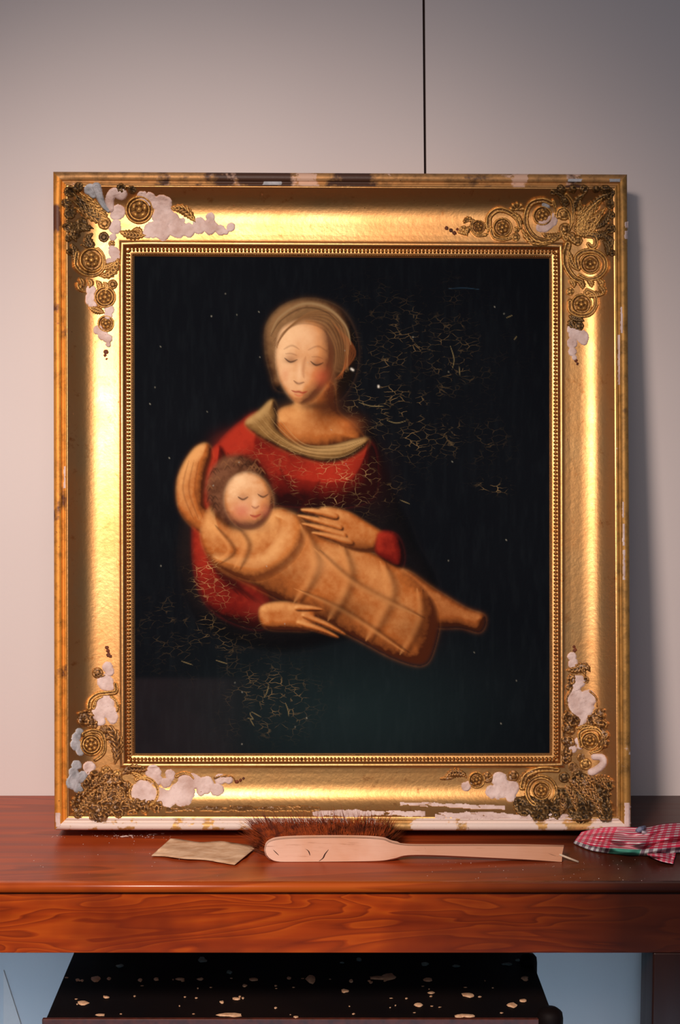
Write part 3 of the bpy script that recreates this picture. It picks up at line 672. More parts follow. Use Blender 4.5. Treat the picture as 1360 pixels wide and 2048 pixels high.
B_(c, e, 850, 245, 38, mat=M_ORND); Sc(c, e, [(860,205),(895,250),(905,320),(900,390)], 16, mat=M_ORN, w1=12)
for k, (x, y) in enumerate(((1120,215),(1085,235),(1030,250),(985,275),(1125,290),(1100,350),(1060,420),(950,230))):
    Lf(c, e, [(935,470),((935+x)/2-14+k*4,(470+y)/2-16+k*5),(x,y)], 34, mat=M_ORN)
for (x, y, r) in ((955,395,26),(985,370,26),(1010,400,24),(975,430,26),(925,430,26)): B_(c, e, x, y, r)
B_(c, e, 850, 435, 42); Lf(c, e, [(835,470),(860,500),(900,480),(885,520)], 30); B_(c, e, 935, 515, 36); Lf(c, e, [(870,470),(900,500),(925,540)], 30)
Sc(c, e, [(1000,480),(1050,490),(1060,540),(1030,560),(1010,540)], 18, w1=16)
Lf(c, e, [(960,470),(1020,465),(1090,470)], 28)
R_(c, e, 1022, 672, 70, n=5, rings=1); Sc(c, e, [(940,700),(930,630),(975,590),(1050,585),(1115,630),(1125,700),(1080,760),(1010,775),(950,750)], 20, w1=14)
Sc(c, e, [(870,540),(855,620),(865,700),(910,765),(960,790)], 26, w1=20); Lf(c, e, [(880,590),(895,660),(940,720)], 26)
blobs(c((1150,200,40),(1160,270,30),(1120,170,34),(1060,165,28),(1165,340,26),(1165,430,34),(1150,520,34),(1170,600,22),(980,165,30),(900,165,26),(820,170,34),(770,185,24)), e, M_ORND, 'worn_relief', 3, 16, rag=.35, amp=4, label='grimy broken leaf relief along the corner edge')
for (pts, w) in (([(1010,470),(1080,480),(1150,450)], 30), ([(1100,470),(1150,520),(1140,590)], 30), ([(900,330),(930,250),(990,190)], 26), ([(850,300),(830,220),(780,190)], 26), ([(1020,300),(1080,240),(1160,190)], 26), ([(1060,430),(1120,380),(1160,300)], 26)): Lf(c, e, pts, w, mat=M_ORND)
Lf(c, e, [(1110,520),(1140,560),(1135,620)], 22, mat=M_ORND)
for (x, y) in ((900,800),(960,810),(1020,800),(1090,800),(1100,850)): Lf(c, e, [(x-20,y-20),(x+6,y),(x+10,y+34)], 24)
B_(c, e, 885, 860, 28); R_(c, e, 962, 948, 72, n=5, rings=1); Sc(c, e, [(885,930),(890,990),(950,1020),(1020,1010),(1060,950),(1050,880),(1000,850)], 20, w1=14)
Lf(c, e, [(1000,890),(1060,880),(1110,880)], 26); B_(c, e, 1000, 870, 26)
Lf(c, e, [(880,1030),(920,1040),(980,1060)], 28, mat=M_ORND); B_(c, e, 945, 1095, 34, mat=M_ORND); Lf(c, e, [(900,1050),(890,1080),(920,1110)], 26, mat=M_ORND)
blobs(c((895,1115,32),(920,1150,44),(970,1170,44),(900,1210,36),(900,1270,30),(915,1310,18),(980,1200,26)), e, M_PLA, seed=14, rag=.2)
blobs(c((925,1330,14),(935,1352,10)), e, M_CHIP, 'bole_chip', 1.0, 15)
# --- bottom left
e, c = corner(90, 1280, 'bottom left corner ornament, pitted and dusty with large plaster patches')
blobs(c((420,50,12),(428,75,12),(430,102,14),(445,112,10)), e, M_CHIP, 'bole_chip', 1.4, 20)
blobs(c((425,185,36),(440,215,32)), e, M_PLA, seed=21, rag=.2); blobs(c((410,290,56),(440,320,34)), e, M_PLA, seed=22, rag=.16)
B_(c, e, 358, 225, 38, mat=M_CLUMP); Lf(c, e, [(330,200),(370,240),(410,240)], 20, mat=M_CLUMP)
Sc(c, e, [(300,460),(310,410),(360,370),(430,360),(480,350),(480,300)], 20, w1=16); Sc(c, e, [(330,460),(345,410),(390,385)], 14)
blobs(c((410,430,62),(370,500,52),(460,530,42),(440,490,50),(380,555,34)), e, M_PLA, seed=23, rag=.2)
Sc(c, e, arcpts(430,450,66,-70,30), 12, w1=8); blobs(c((250,510,30),(285,540,60),(330,570,40)), e, M_CLUMP, 'worn_relief', 3, 24, amp=3)
blobs(c((215,660,36),(215,710,40),(235,620,26),(240,760,30)), e, M_PLAC, seed=25)
R_(c, e, 315, 712, 76, n=6, rings=2); Sc(c, e, [(265,640),(320,618),(380,635),(405,700),(395,770),(340,815)], 18, w1=12)
Lf(c, e, [(390,590),(450,620),(485,690),(490,760),(475,840)], 46, mat=M_CLUMP)
blobs(c((400,620,34),(430,650,30)), e, M_CLUMP, 'worn_relief', 3, 26, amp=3)
blobs(c((300,865,42),(305,890,32)), e, M_PLA, seed=27, rag=.12)
blobs(c((215,850,36),(195,900,36),(185,970,44),(230,1010,34),(250,930,38),(205,935,44)), e, M_PLAC, seed=28, rag=.25)
blobs(c((350,960,80),(430,930,60),(310,1060,95),(420,1050,110),(250,1110,70),(370,1140,90),(500,1110,90),(590,1130,60),(520,1000,60),(480,950,50),(230,1170,50)), e, M_CLUMP, 'worn_relief', 4, 29, rag=.3, amp=4, label='pitted dusty leaf cluster in the corner')
for (a, b) in (((420,900),(330,1000)), ((450,940),(380,1080)), ((500,980),(470,1120)), ((360,930),(250,1060)), ((340,1020),(220,1160)), ((480,1010),(580,1150))):
    Lf(c, e, [a, ((a[0]+b[0])/2+14, (a[1]+b[1])/2), b], 34, mat=M_CLUMP, hgt=9)
B_(c, e, 415, 888, 36); B_(c, e, 490, 915, 34); Lf(c, e, [(520,910),(580,880),(640,878),(700,885)], 32, mat=M_CLUMP); Lf(c, e, [(590,900),(640,925),(690,955)], 22)
blobs(c((740,905,50),(760,950,40),(850,920,36),(820,970,34)), e, M_PLA, seed=30); blobs(c((665,1035,86),(780,1060,60),(840,1080,60)), e, M_PLA, seed=31, rag=.2)
Sc(c, e, arcpts(668,1035,100,-120,60), 13, w1=10); Sc(c, e, arcpts(668,1035,92,120,210), 11, w1=8)
blobs(c((935,1040,84),(950,980,60),(1010,960,52),(1090,985,58),(1170,1020,44),(1190,945,38),(1250,950,28),(1060,1030,30)), e, M_PLA, seed=32, rag=.2)
Sc(c, e, [(892,925),(940,905),(985,915),(1008,940)], 13, w1=8); Sc(c, e, [(1155,940),(1200,925),(1270,930),(1290,955)], 8, mat=M_CLUMP)
blobs(c((1305,965,16),(1330,955,12),(1350,942,9)), e, M_CHIP, 'bole_chip', 1.6, 33); blobs(c((680,1125,46),(760,1120,46),(620,1100,30)), e, M_CLUMP, 'worn_relief', 3, 34, amp=3)
# --- bottom right
e, c = corner(880, 1280, 'bottom right corner ornament, dirty gilt scrolls around a big heart-shaped plaster patch')
blobs(c((912,45,12),(918,70,15)), e, M_CHIP, 'bole_chip', 1.4, 40); blobs(c((895,110,30),(905,160,34),(915,190,24)), e, M_PLA, seed=41, rag=.2)
Lf(c, e, [(870,205),(930,200),(990,180),(1020,215)], 32, mat=M_CLUMP); Lf(c, e, [(920,170),(960,185),(990,240)], 22, mat=M_CLUMP)
blobs(c((895,270,34),(880,320,28),(985,270,26)), e, M_CLUMP, 'worn_relief', 3, 42, amp=3); blobs(c((940,285,48),(930,320,30)), e, M_PLA, seed=43, rag=.15)
blobs(c((920,390,62),(1000,400,62),(960,450,90),(958,520,54),(955,565,26)), e, M_PLA, seed=44, rag=.12, label='large heart-shaped patch of bare plaster')
Sc(c, e, [(890,340),(860,400),(870,460),(910,510)], 10, mat=M_CLUMP); Sc(c, e, [(1020,350),(1060,390),(1068,450)], 9, mat=M_CLUMP)
for L, sd in ((((875,530,46),(920,550,36),(880,600,48)), 45), (((1080,510,50),(1040,550,44),(1100,580,46)), 46), (((870,690,44),(860,760,40),(860,810,32)), 47), (((1105,700,38),(1110,650,34)), 48)):
    blobs(c(*L), e, M_CLUMP, 'worn_relief', 4, sd, amp=4)
R_(c, e, 1020, 685, 62, n=5, rings=1); Sc(c, e, [(960,720),(950,640),(1000,605),(1070,610),(1110,670),(1090,740),(1030,765)], 18, w1=12)
Lf(c, e, [(930,600),(1000,590),(1080,600)], 24); blobs(c((940,690,26),(950,725,22),(905,740,28)), e, M_PLA, seed=49)
B_(c, e, 990, 845, 42); Sc(c, e, [(1030,900),(1070,880),(1110,840),(1100,800),(1050,795)], 26, mat=M_PLA, name='plaster_leaf', grooves=False, w1=22); blobs(c((960,800,28),(900,860,34),(930,900,36)), e, M_CLUMP, 'worn_relief', 2, 50)
blobs(c((950,960,70),(1000,1050,100),(880,1080,80),(1080,1100,90),(1110,990,60),(780,1140,70),(680,1150,80),(570,1120,70),(950,1150,90),(1120,1180,60),(820,1050,50)), e, M_ORND, 'worn_relief', 4, 51, rag=.3, amp=4, label='dark pitted leaf cluster in the corner')
for (a, b) in (((880,950),(1000,1120)), ((930,930),(1090,1080)), ((980,930),(1150,1020)), ((860,1000),(930,1170)), ((960,1000),(1110,1190)), ((820,1040),(820,1190)), ((1040,960),(1170,960))):
    Lf(c, e, [a, ((a[0]+b[0])/2+18, (a[1]+b[1])/2-8), b], 34, mat=M_CLUMP, hgt=9)
R_(c, e, 690, 1025, 64, n=5, rings=1); Sc(c, e, arcpts(690,1030,98,120,400), 18, w1=14); Sc(c, e, [(560,1000),(580,930),(640,890),(720,880),(800,885)], 24, w1=18)
Lf(c, e, [(540,960),(600,915),(680,890)], 30, mat=M_CLUMP); B_(c, e, 845, 935, 38, mat=M_ORND)
R_(c, e, 250, 952, 56, n=6, rings=1); Lf(c, e, [(40,930),(90,905),(150,910),(180,935)], 30, mat=M_CLUMP); B_(c, e, 320, 925, 30, mat=M_CLUMP); B_(c, e, 500, 925, 38, mat=M_CLUMP); Lf(c, e, [(300,960),(340,950),(360,920)], 18, mat=M_CLUMP)
blobs(c((400,945,54),(420,1010,70),(350,1030,44),(490,1010,52),(480,1060,40)), e, M_PLA, seed=52, rag=.25); blobs(c((175,1000,34),(190,985,24)), e, M_PLA, seed=53)
Lf(c, e, [(0,945),(50,940),(100,935)], 12, mat=M_CLUMP)
# ragged gesso losses along the bottom rail, gilding flaked away
def band(parent, x0, x1, yf, wf, mat, seed, name='gesso_loss'):
    def fn(x, y):
        u = (x-x0)/(x1-x0); yc = yf(u)+ (fbm(x, x*0, 26, seed)-.5)*7; w = wf(u)*(.45+1.1*fbm(x, x*0+50, 34, seed+1))
        f = 1-np.abs(y-yc)/w + (fbm(x, y, 9, seed+2)-.5)*.7
        hole = fbm(x*.5, y*1.6, 9, seed+7) > .73
        return np.where((f > 0) & (u > 0) & (u < 1) & ~hole, 1.0+.8*fbm(x, y, 6, seed), -1.2)
    o = relief(name, parent, (x0-2, x1+2, 1560, 1655), fn, mat, 1.4)
    if o: o['label'] = 'ragged strip of bare white gesso'
    return o
band(rails[2], 625, 850, lambda u: 1627-0*u, lambda u: 6.0+0*u, M_PLA, 61); band(rails[2], 870, 1145, lambda u: 1630+4*u, lambda u: 7.0*(1-.3*u), M_PLA, 62)
band(rails[2], 800, 1010, lambda u: 1606+10*u, lambda u: 3.2+0*u, M_PLA, 63); band(rails[2], 330, 640, lambda u: 1619-2*u, lambda u: 5.5+0*u, M_CLUMP, 64)
# small chips of gesso on the top fillet and right rim
def chip(parent, x, y, w, h, mat):
    o = relief('chip', parent, (x-w-1, x+w+1, y-h-1, y+h+1), lambda X, Y: np.where((np.abs(X-x) < w*(.8+.3*vn(X, Y, 4, 3))) & (np.abs(Y-y) < h), 1.0, -1.2), mat, 1.1)
for (x, y, w, h) in ((545, 366.5, 20, 3), (1150, 361, 14, 3), (1230, 361, 12, 3)): chip(rails[0], x, y, w, h, M_PLAC)
for (x, y, w, h) in ((1243, 640, 2.4, 26), (1238, 720, 2, 50), (1246, 1020, 2, 16), (1247, 1070, 2.4, 22), (1248, 1130, 2.4, 30), (1255, 1630, 6, 24), (1252, 470, 3, 8), (1253, 450, 3, 6)): chip(rails[1], x, y, w, h, M_PLA)
for (x, y, w, h) in ((129, 955, 1.8, 22), (116, 1640, 5, 14)): chip(rails[3], x, y, w, h, M_PLA)

# ------------------------------------------------------------------ things on the table
# folded paper scrap
def paper():
    top = catmull([(341, 1677), (360, 1678), (400, 1684), (440, 1682), (478, 1687), (515, 1692)], 5)
    bot = catmull([(303, 1711), (330, 1712), (370, 1717), (410, 1719), (440, 1724), (469, 1729)], 5)
    n = len(top); rows = []
    for k in range(9):
        t = k/8; r = []
        for i in range(n):
            a, b = top[i], bot[i]; x = a[0]+(b[0]-a[0])*t; y = a[1]+(b[1]-a[1])*t
            z = .0012+.0035*fbm(x, y*2.2, 30, 4)+.0025*math.exp(-((t-.62+.1*i/n)/.07)**2)+.004*(1-t)**3*(.3+vn(x, 0, 40, 2))
            r.append(on_table(x, y, z))
        rows.append(r)
    V = np.array(rows); me = quads(V.reshape(-1, 3), gridq(9, n), True)
    m = NT('old_paper', .8, 0, .2); m.color(m.mix(m.mask(m.noise(60, 4, .6, src=m.mapping((1, 3, 1))), .4, .7), rgba((216, 184, 150)), rgba((186, 144, 106)))); m.bump(m.noise(120, 4), .3, .001)
    o = new_obj('paper_scrap', me, m.m); md = o.modifiers.new('solid', 'SOLIDIFY'); md.thickness = .0008; md.offset = -1
    o['label'] = 'creased tan scrap of paper lying on the table left of the brush'; o['category'] = 'paper'
paper()
# hand brush lying on its side
br = thing('hand_brush', 'wooden hand brush with a pale worn back and red-brown bristles, lying before the frame', 'brush')
def brush():
    by = float(on_table(680, 1724)[1])            # front foot of the block on the table
    tilt = math.radians(6)
    ex = np.array([1, 0, 0]); eu = np.array([0, math.sin(tilt), math.cos(tilt)]); en = np.array([0, -math.cos(tilt), math.sin(tilt)])  # face plane
    def onface(px, py, h=0): return hit(px, py, np.array([0, by, TABLE_Z+.0030])+en*h, en)
    outl = [(528, 1700), (532, 1687), (545, 1679), (575, 1675), (640, 1673.5), (720, 1674), (765, 1677), (785, 1684), (815, 1688.5), (870, 1689), (960, 1689), (1050, 1689.5), (1128, 1691),
            (1127, 1708), (1126, 1727), (1060, 1722), (960, 1717), (870, 1713), (815, 1713), (790, 1719), (760, 1724), (700, 1725.5), (620, 1726), (560, 1726), (540, 1720), (531, 1711)]
    sm = catmull(outl[:12], 5)+[outl[12], outl[13], outl[14]]+catmull(outl[14:], 5)[1:]
    rings = []
    P = np.array(sm); cx = P[:, 0].mean()
    def ins(P, d):
        Q = []; n = len(P)
        for i in range(n):
            a, b = P[i-1], P[(i+1) % n]; t = b-a; t = t/(np.hypot(*t)+1e-9); Q.append(P[i]+d*np.array([-t[1], t[0]]))
        return np.array(Q)
    th = .015
    for d, h in ((0, -th), (0, -.006), (.8, -.0015), (2.6, 0)):
        Q = ins(P, d); rings.append([onface(q[0], q[1], h if h > -.01 else -.006)+ (en*((h+.006) if q[0] < 800 else (h+.006)*.3) if h <= -.01 else 0) for q in Q])
    n = len(sm); V = [v for r in rings for v in r]; Fs = []
    for k in range(3):
        for i in range(n): Fs.append((k*n+i, (k+1)*n+i, (k+1)*n+(i+1) % n, k*n+(i+1) % n))
    Fs.append(tuple(range(n-1, -1, -1))); Fs.append(tuple(range(3*n, 4*n)))
    m = NT('worn_pale_wood', .6, 0, .3)
    cc = m.mix(m.mask(m.noise(8, 4, .6), .35, .68), rgba((240, 204, 182)), rgba((222, 172, 140)))
    cc = m.mix(m.math('MULTIPLY', m.mask(m.noise(1, 5, .65, src=m.mapping((12, 160, 160))), .60, .70), .55), cc, rgba((150, 96, 66)))
    cc = m.mix(m.mask(m.noise(34, 4, .6, dist=2.5), .70, .73), cc, rgba((86, 50, 36)))
    sx = m.n.new('ShaderNodeSeparateXYZ'); m.put(m.obj, sx.inputs[0])
    cc = m.mix(m.mask(sx.outputs[0], .04, .12), cc, m.mix(.6, cc, rgba((186, 122, 76))))
    m.color(cc); m.bump(m.noise(1, 4, src=m.mapping((30, 300, 300))), .25, .001)
    o = pyd('handle', V, Fs, m.m, br, True)
    me = o.data
    # sink to rest: lowest vertex on the table
    for v in me.vertices: v.co.z = max(v.co.z, TABLE_Z+.0004)
    me.polygons[-1].use_smooth = False; me.polygons[-2].use_smooth = False
    # cracks engraved in the back
    dark = plain('crack_dark', (66, 36, 26), .8)
    for pts in ([(546, 1699), (552, 1705), (558, 1711)], [(610, 1697), (617, 1702), (620, 1711)], [(657, 1699), (650, 1708), (646, 1716), (638, 1722)], [(1096, 1706), (1106, 1710), (1117, 1713)]):
        Pp = catmull(pts, 4); V = []
        for i, (x, y) in enumerate(Pp):
            w = 1.3*math.sin(math.pi*(i+.6)/(len(Pp)+.2)); V += [onface(x-w, y, .0003), onface(x+w, y+.4, .0003)]
        pyd('crack', V, [(2*i, 2*i+1, 2*i+3, 2*i+2) for i in range(len(Pp)-1)], dark, br)
    # hanging pin
    a = onface(1119, 1709, .000); b = onface(1157, 1724, .0025); tube('hanging_pin', [a, b], .0014, plain('pale_pin', (236, 214, 186), .4), br)
    # bristles in tufts
    rs = random.Random(3); V = []; Fs = []
    for k in range(6500):
        u = rs.random()**1.05; px = 534+u*236+rs.uniform(-2, 2); v = rs.random()
        p = onface(px, 1680+v*32, -.006)-en*(th-.008)
        out = rs.gauss(0, 1)
        d = -en*1.0 + eu*(.36-.22*v + rs.gauss(0, .13)) + ex*((u-.5)*1.0+rs.gauss(0, .20)-.16); d /= np.linalg.norm(d)
        L = rs.uniform(.040, .062); bend = np.array([rs.gauss(0, .006)-.002, 0, rs.gauss(.003, .004)])
        tip = p+d*L+bend; mid = p+d*L*.55+bend*.25
        for q in (tip, mid): q[2] = max(q[2], TABLE_Z+.0015)
        tip[1] = min(tip[1], FRAME_FOOT-.004); mid[1] = min(mid[1], FRAME_FOOT-.006)
        p = np.array([p[0], p[1], max(p[2], TABLE_Z+.001)]); s = ex*.00042+eu*.0001; i = len(V); V += [p-s, p+s, mid-s*.9, mid+s*.9, tip]; Fs += [(i, i+1, i+3, i+2), (i+2, i+3, i+4)]
    me = bpy.data.meshes.new('bristles'); me.from_pydata([tuple(map(float, v)) for v in V], [], Fs); me.update()
    m = NT('bristle', .55, 0, .3); m.color(m.mix(m.mask(m.noise(90, 2), .35, .65), rgba((150, 64, 22)), rgba((84, 32, 14))))
    o = new_obj('bristles', me, m.m, br); o['kind'] = 'stuff'; o['label'] = 'red-brown splayed bristles'
def tube(name, pts, r, mat, parent=None, n=8, radii=None):
    pts = [np.array(p, float) for p in pts]; V = []; Fs = []
    for i, p in enumerate(pts):
        t = pts[min(i+1, len(pts)-1)]-pts[max(i-1, 0)]; t = t/np.linalg.norm(t); a = np.cross(t, (0, .1, 1)); a /= np.linalg.norm(a); b = np.cross(t, a)
        rr = radii[i] if radii else r
        V += [p+rr*(a*math.cos(2*math.pi*k/n)+b*math.sin(2*math.pi*k/n)) for k in range(n)]
    for i in range(len(pts)-1):
        for k in range(n): Fs.append((i*n+k, i*n+(k+1) % n, (i+1)*n+(k+1) % n, (i+1)*n+k))
    Fs += [tuple(range(n-1, -1, -1)), tuple(range((len(pts)-1)*n, len(pts)*n))]
    return pyd(name, V, Fs, mat, parent, True)
FRAME_FOOT = float(FP(680, 1661, PH[0])[1])
brush()
# checked cloth
def cloth():
    # crumpled rag: rows run across (back to front), columns run left to right
    m = NT('checked_cotton', .85, 0, .2); a = m.attr('u'); b = m.attr('v')
    U, Vv = a.outputs['Fac'], b.outputs['Fac']
    def stripes(x, k, w0): return m.mask(m.math('ABSOLUTE', m.math('SUBTRACT', m.math('FRACT', m.math('MULTIPLY', x, k)), .5)), w0-.03, w0+.03)
    su = stripes(U, 19, .24); sv = stripes(Vv, 13, .22)
    plainz = m.ramp(U, [(0, (1,1,1,1)), (.335, (1,1,1,1)), (.345, (0,0,0,1)), (.555, (0,0,0,1)), (.565, (1,1,1,1)), (1, (1,1,1,1))])
    su2 = m.math('MULTIPLY', su, plainz)
    white = rgba((232, 214, 216)); crim = rgba((206, 40, 74)); pink = rgba((222, 120, 142))
    c0 = m.mix(su2, white, pink); c0 = m.mix(sv, c0, m.mix(su2, pink if False else rgba((196, 70, 96)), crim))
    green = m.mask(Vv, .80, .82)
    gu = m.mix(su2, rgba((196, 206, 206)), rgba((130, 110, 124)))
    gm = m.mix(plainz, rgba((70, 156, 136)), gu)
    c0 = m.mix(green, c0, gm)
    m.color(m.mix(m.mask(m.noise(120, 3), .3, .9), c0, m.mix(.25, c0, rgba((90, 40, 50))))); m.bump(m.noise(500, 2), .3, .001)
    def sheet(name, L, parent, nu, nv, hf, label=None, voff=0, uoff=0, uscale=1, vscale=1):
        topc = catmull(L[0], 6); botc = catmull(L[1], 6)
        def samp(P, t): 
            s = t*(len(P)-1); i = min(int(s), len(P)-2); f = s-i; return (P[i][0]*(1-f)+P[i+1][0]*f, P[i][1]*(1-f)+P[i+1][1]*f)
        rows = []; uu = []; vv = []
        for j in range(nv):
            for i in range(nu):
                s, t = i/(nu-1), j/(nv-1); A = samp(topc, s); B = samp(botc, s)
                x = A[0]+(B[0]-A[0])*t; y = A[1]+(B[1]-A[1])*t
                z = hf(s, t, x, y); p = on_table(x, y, z)
                if p[1] > FRAME_FOOT-.006 and x < 1275: p = at_depth(x, y, FRAME_FOOT-.006)
                rows.append(p); uu.append(uoff+s*uscale); vv.append(voff+t*vscale)
        me = quads(np.array(rows), gridq(nv, nu), True)
        for nm, d in (('u', uu), ('v', vv)):
            at = me.attributes.new(nm, 'FLOAT', 'POINT'); at.data.foreach_set('value', np.array(d, np.float32))
        o = new_obj(name, me, m.m, parent); md = o.modifiers.new('solid', 'SOLIDIFY'); md.thickness = .0012; md.offset = 0
        if label: o['label'] = label
        return o
    def hf(s, t, x, y):
        arch = math.sin(math.pi*min(max(t, 0), 1))**.7 if 0 < t < 1 else 0
        env = min(1, s*3.0)
        return .0012+.021*arch*(.35+.65*env)*(1-t*.35) + .004*env*math.sin(t*17+math.sin(s*9)*1.6)*(arch) + .0035*env*(vn(x, y*2, 20, 3)-.5)*arch+.0035*math.sin(s*34+t*5)*arch*env*.7
    t = thing('checked_cloth', 'crumpled red and white checked cloth with green edge at right end of table', 'cloth')
    sheet('cloth_body', ([(1163, 1664), (1200, 1656), (1235, 1654), (1290, 1655), (1330, 1648), (1380, 1646), (1440, 1650)], [(1147, 1686), (1180, 1700), (1215, 1706), (1260, 1710), (1310, 1710), (1370, 1704), (1440, 1700)]), t, 120, 46, hf)
    sheet('cloth_fold', ([(1292, 1704), (1320, 1702), (1352, 1706)], [(1296, 1712), (1320, 1722), (1346, 1728)]), t, 30, 14, lambda s, tt, x, y: .0025+.008*math.sin(math.pi*tt)*math.sin(math.pi*min(1, s+.15))+.0016*math.sin(tt*12+s*4), voff=.1, uoff=.6, uscale=.3, vscale=.5)
    a0 = on_table(1270, 1662, .014); 
    mb = plain('blue_hem', (70, 84, 122), .8, 0, (150, 160, 180), 160)
    pts = [on_table(1272+k*2.5, 1664-k*1.5, .006+.016*math.sin(k/7*math.pi)) for k in range(8)]
    tube('blue_hem_loop', pts, .003, mb, t, 8, [.002, .003, .0038, .004, .0036, .003, .0026, .002])
    pts = [on_table(1284+k*3, 1664+k*.6, .010+.012*math.cos(k/5*1.5)) for k in range(6)]
    tube('hem', pts, .002, plain('white_hem', (210, 206, 216), .8), t)
cloth()
# plaster dust and crumbs
def crumbs():
    rs = random.Random(9); V = []; Fs = []
    def bit(x, y, r, flat=.5):
        p = on_table(x, y, .0003); i = len(V); n = 6
        for k in range(n): a = 2*math.pi*k/n; rr = r*rs.uniform(.6, 1.2); V.append((p[0]+rr*math.cos(a), p[1]+rr*math.sin(a), p[2]))
        V.append((p[0], p[1], p[2]+r*flat))
        for k in range(n): Fs.append((i+k, i+(k+1) % n, i+n))
    for _ in range(70): bit(rs.gauss(250, 60), rs.gauss(1672, 4), rs.uniform(.0004, .0013))
    for _ in range(40): bit(rs.uniform(60, 500), rs.uniform(1670, 1755), rs.uniform(.0003, .0009))
    for _ in range(80): bit(rs.uniform(840, 1330), rs.uniform(1700, 1762), rs.uniform(.0003, .0008))
    for (x, y) in ((252, 1672), (262, 1671), (245, 1673), (310, 1668), (325, 1667), (300, 1669)): bit(x, y, .0035, .25)
    me = bpy.data.meshes.new('crumbs'); me.from_pydata(V, [], Fs); me.update()
    o = new_obj('plaster_crumbs', me, M_PLA); o['kind'] = 'stuff'; o['label'] = 'pale plaster crumbs scattered over the brown tabletop'; o['category'] = 'crumbs'
crumbs()

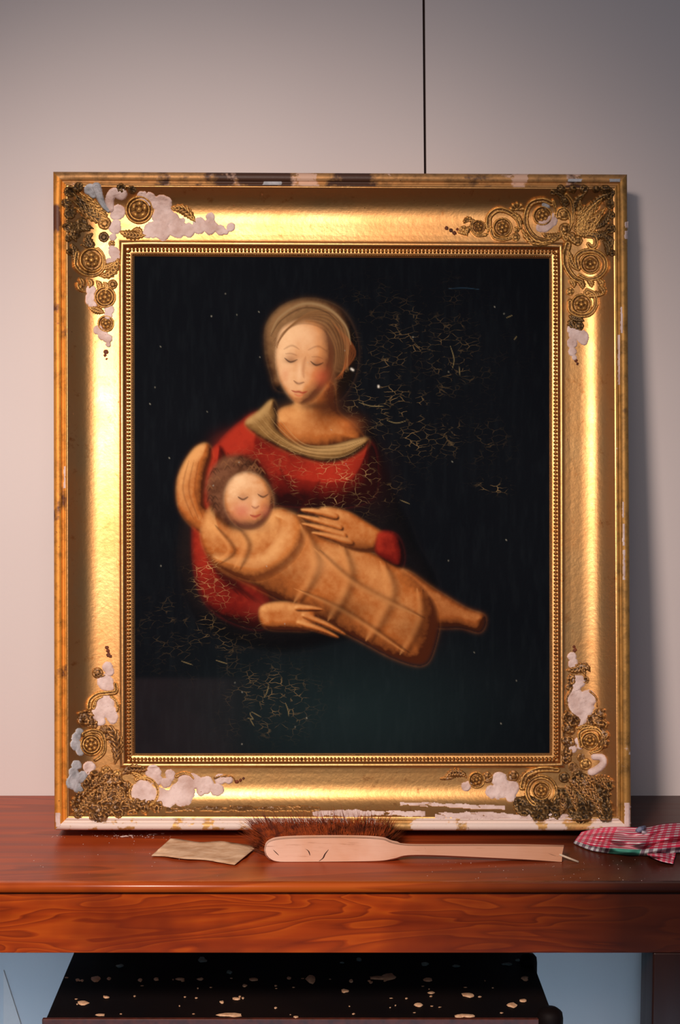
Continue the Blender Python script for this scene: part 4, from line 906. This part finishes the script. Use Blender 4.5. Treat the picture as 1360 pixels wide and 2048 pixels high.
# ------------------------------------------------------------------ below the table: black flecked bench, pale pointed wedge
def bench():
    t = thing('black_bench', 'black lacquered bench under the table, its top dotted with pale flecks', 'bench')
    m = NT('black_lacquer', .6, 0, .12); c_ = m.mix(m.mask(m.noise(6, 4), .4, .7), rgba((16, 12, 13)), rgba((26, 17, 15))); m.color(c_); m.rough(m.math('MULTIPLY_ADD', m.noise(12, 4), .2, .5)); ml = m.m
    HB_ = .20                                            # below the table top
    zt = TABLE_Z - HB_
    T = lambda px, py, z=0: hit(px, py, (0, 0, zt+z), (0, 0, 1))
    a = T(92, 2036); b = T(1113, 2036); yb = WALL_Y-.01
    # side edges follow the photo's receding lines
    def xat(pA, pB, y):
        A, B = T(*pA), T(*pB); f = (y-A[1])/(B[1]-A[1]); return A[0]+(B[0]-A[0])*f
    yf = a[1]
    lb, rb = xat((94, 2036), (145, 1912), yb), xat((1108, 2036), (1062, 1912), yb)
    pts = [(a[0], yf, zt), (b[0]-.003, yf, zt), (rb, yb, zt), (lb, yb, zt)]
    extrude_poly('bench_top', pts, (0, 0, -.022), ml, t, .002)
    # front rail with a thin lighter red-brown edge
    me_ = plain('red_brown_edge', (96, 44, 30), .4, 0, (60, 30, 22))
    extrude_poly('edge_strip', [(a[0]-.004, yf-.006, zt+.001), (b[0]+.004, yf-.006, zt+.001), (b[0]+.004, yf, zt+.001), (a[0]-.004, yf, zt+.001)], (0, 0, -.02), me_, t, .001)
    box('front_rail', a[0]+.01, b[0]-.01, yf+.004, yf+.022, zt-.12, zt-.022, ml, t, .002)
    for x in (a[0]+.01, b[0]-.05):
        for y in (yf+.004, yb-.06): box('leg', x, x+.04, y+.018, y+.055, 0, zt-.022, ml, t, .003)
    # rolled knobs along the right edge
    for (px, py, r) in ((1062, 1925, .0125), (1108, 2036, .017)):
        p = T(px, py, .0); n = 16; V = []; Fs = []
        prf = [(0, -.030), (.7, -.028), (1, -.018), (1, .0), (.92, .008), (.6, .0125), (0, .014)]
        for (rr, z) in prf:
            for k in range(n): A = 2*math.pi*k/n; V.append((p[0]-r*.3+rr*r*math.cos(A), p[1]+rr*r*math.sin(A), zt+z))
        for j in range(len(prf)-1):
            for k in range(n): Fs.append((j*n+k, j*n+(k+1) % n, (j+1)*n+(k+1) % n, (j+1)*n+k))
        pyd('knob', V, Fs, ml, t, True)
    # flecks: pale warm and cool dots on the bench top
    rs = random.Random(12)
    warm = plain('warm_fleck', (250, 210, 170), .5, 0, (214, 160, 116), 200); cool = plain('cool_fleck', (170, 206, 196), .5, 0, (120, 156, 146), 200)
    W = [(192,1958,11,6),(218,1957,4,3),(312,1958,6,4),(401,1958,7,3),(360,1958,9,3),(507,1959,11,4),(578,1956,5,3),(490,1971,5,3),(622,1958,11,10),(213,1994,6,3),(166,2006,12,5),(200,2030,10,3),(472,1997,9,3),(444,2004,5,3),
         (702,1962,5,4),(690,1982,8,4),(742,1965,4,3),(778,1954,16,7),(760,1956,24,4),(856,1959,9,4),(862,1985,7,3),(935,1990,14,5),(838,2010,9,5),(1050,1957,7,5),(1046,2001,9,4),(1024,2010,10,6),(930,2031,22,4),(919,2033,10,3),(460,2030,26,4),(280,1960,4,4),(155,1960,4,3),(165,1961,3,3),(592,2034,5,3)]
    K = [(239,1932,9,4),(404,1920,10,6),(459,1944,6,4),(718,1919,6,4),(850,1928,9,4),(912,1932,8,3),(1014,1928,10,3),(1036,1920,5,3),(684,1925,5,2)]
    for k in range(46): W.append((rs.uniform(130, 1080), rs.choice([1958, 1975, 1995, 2012, 2028])+rs.uniform(-4, 4), rs.uniform(1.5, 4), rs.uniform(1, 2.4)))
    for L, mt, nm in ((W, warm, 'warm pale flecks'), (K, cool, 'cool grey-green flecks')):
        V = []; Fs = []
        for (x, y, rx, ry) in L:
            i = len(V); n = 10; V.append(T(x, y, .0016))
            for q, (sc, z) in enumerate(((.6, .0013), (1, .0002))):
                for k in range(n):
                    A = 2*math.pi*k/n; j = sc*rs.uniform(.75, 1.2); V.append(T(x+rx*j*math.cos(A), y+ry*j*math.sin(A), z))
            for k in range(n): Fs += [(i, i+1+k, i+1+(k+1) % n), (i+1+k, i+1+n+k, i+1+n+(k+1) % n, i+1+(k+1) % n)]
        o = pyd('flecks', V, Fs, mt, t, True); o['kind'] = 'stuff'; o['label'] = nm
bench()
def white_wedge():  # thin white wedge set flat in front of the wall
    y = WALL_Y-.004
    P = [at_depth(x, yy, y) for x, yy in ((7, 1941), (42, 2050), (60, 2110), (6, 2110))]
    P = [np.array(p) for p in P]
    lo = [np.array([P[2][0]+.10, y, .0]), np.array([P[3][0]-.01, y, 0])]
    pts = [P[0], P[1], P[2], lo[0], lo[1], P[3]]
    o = extrude_poly('pointed_wedge', pts[::-1], (0, .0035, 0), plain('wedge_white', (250, 232, 222), .8, 0, (246, 228, 218)), None, .0004)
    o['label'] = 'white pointed card standing against the wall under the left end of the table'; o['category'] = 'wedge'
white_wedge()
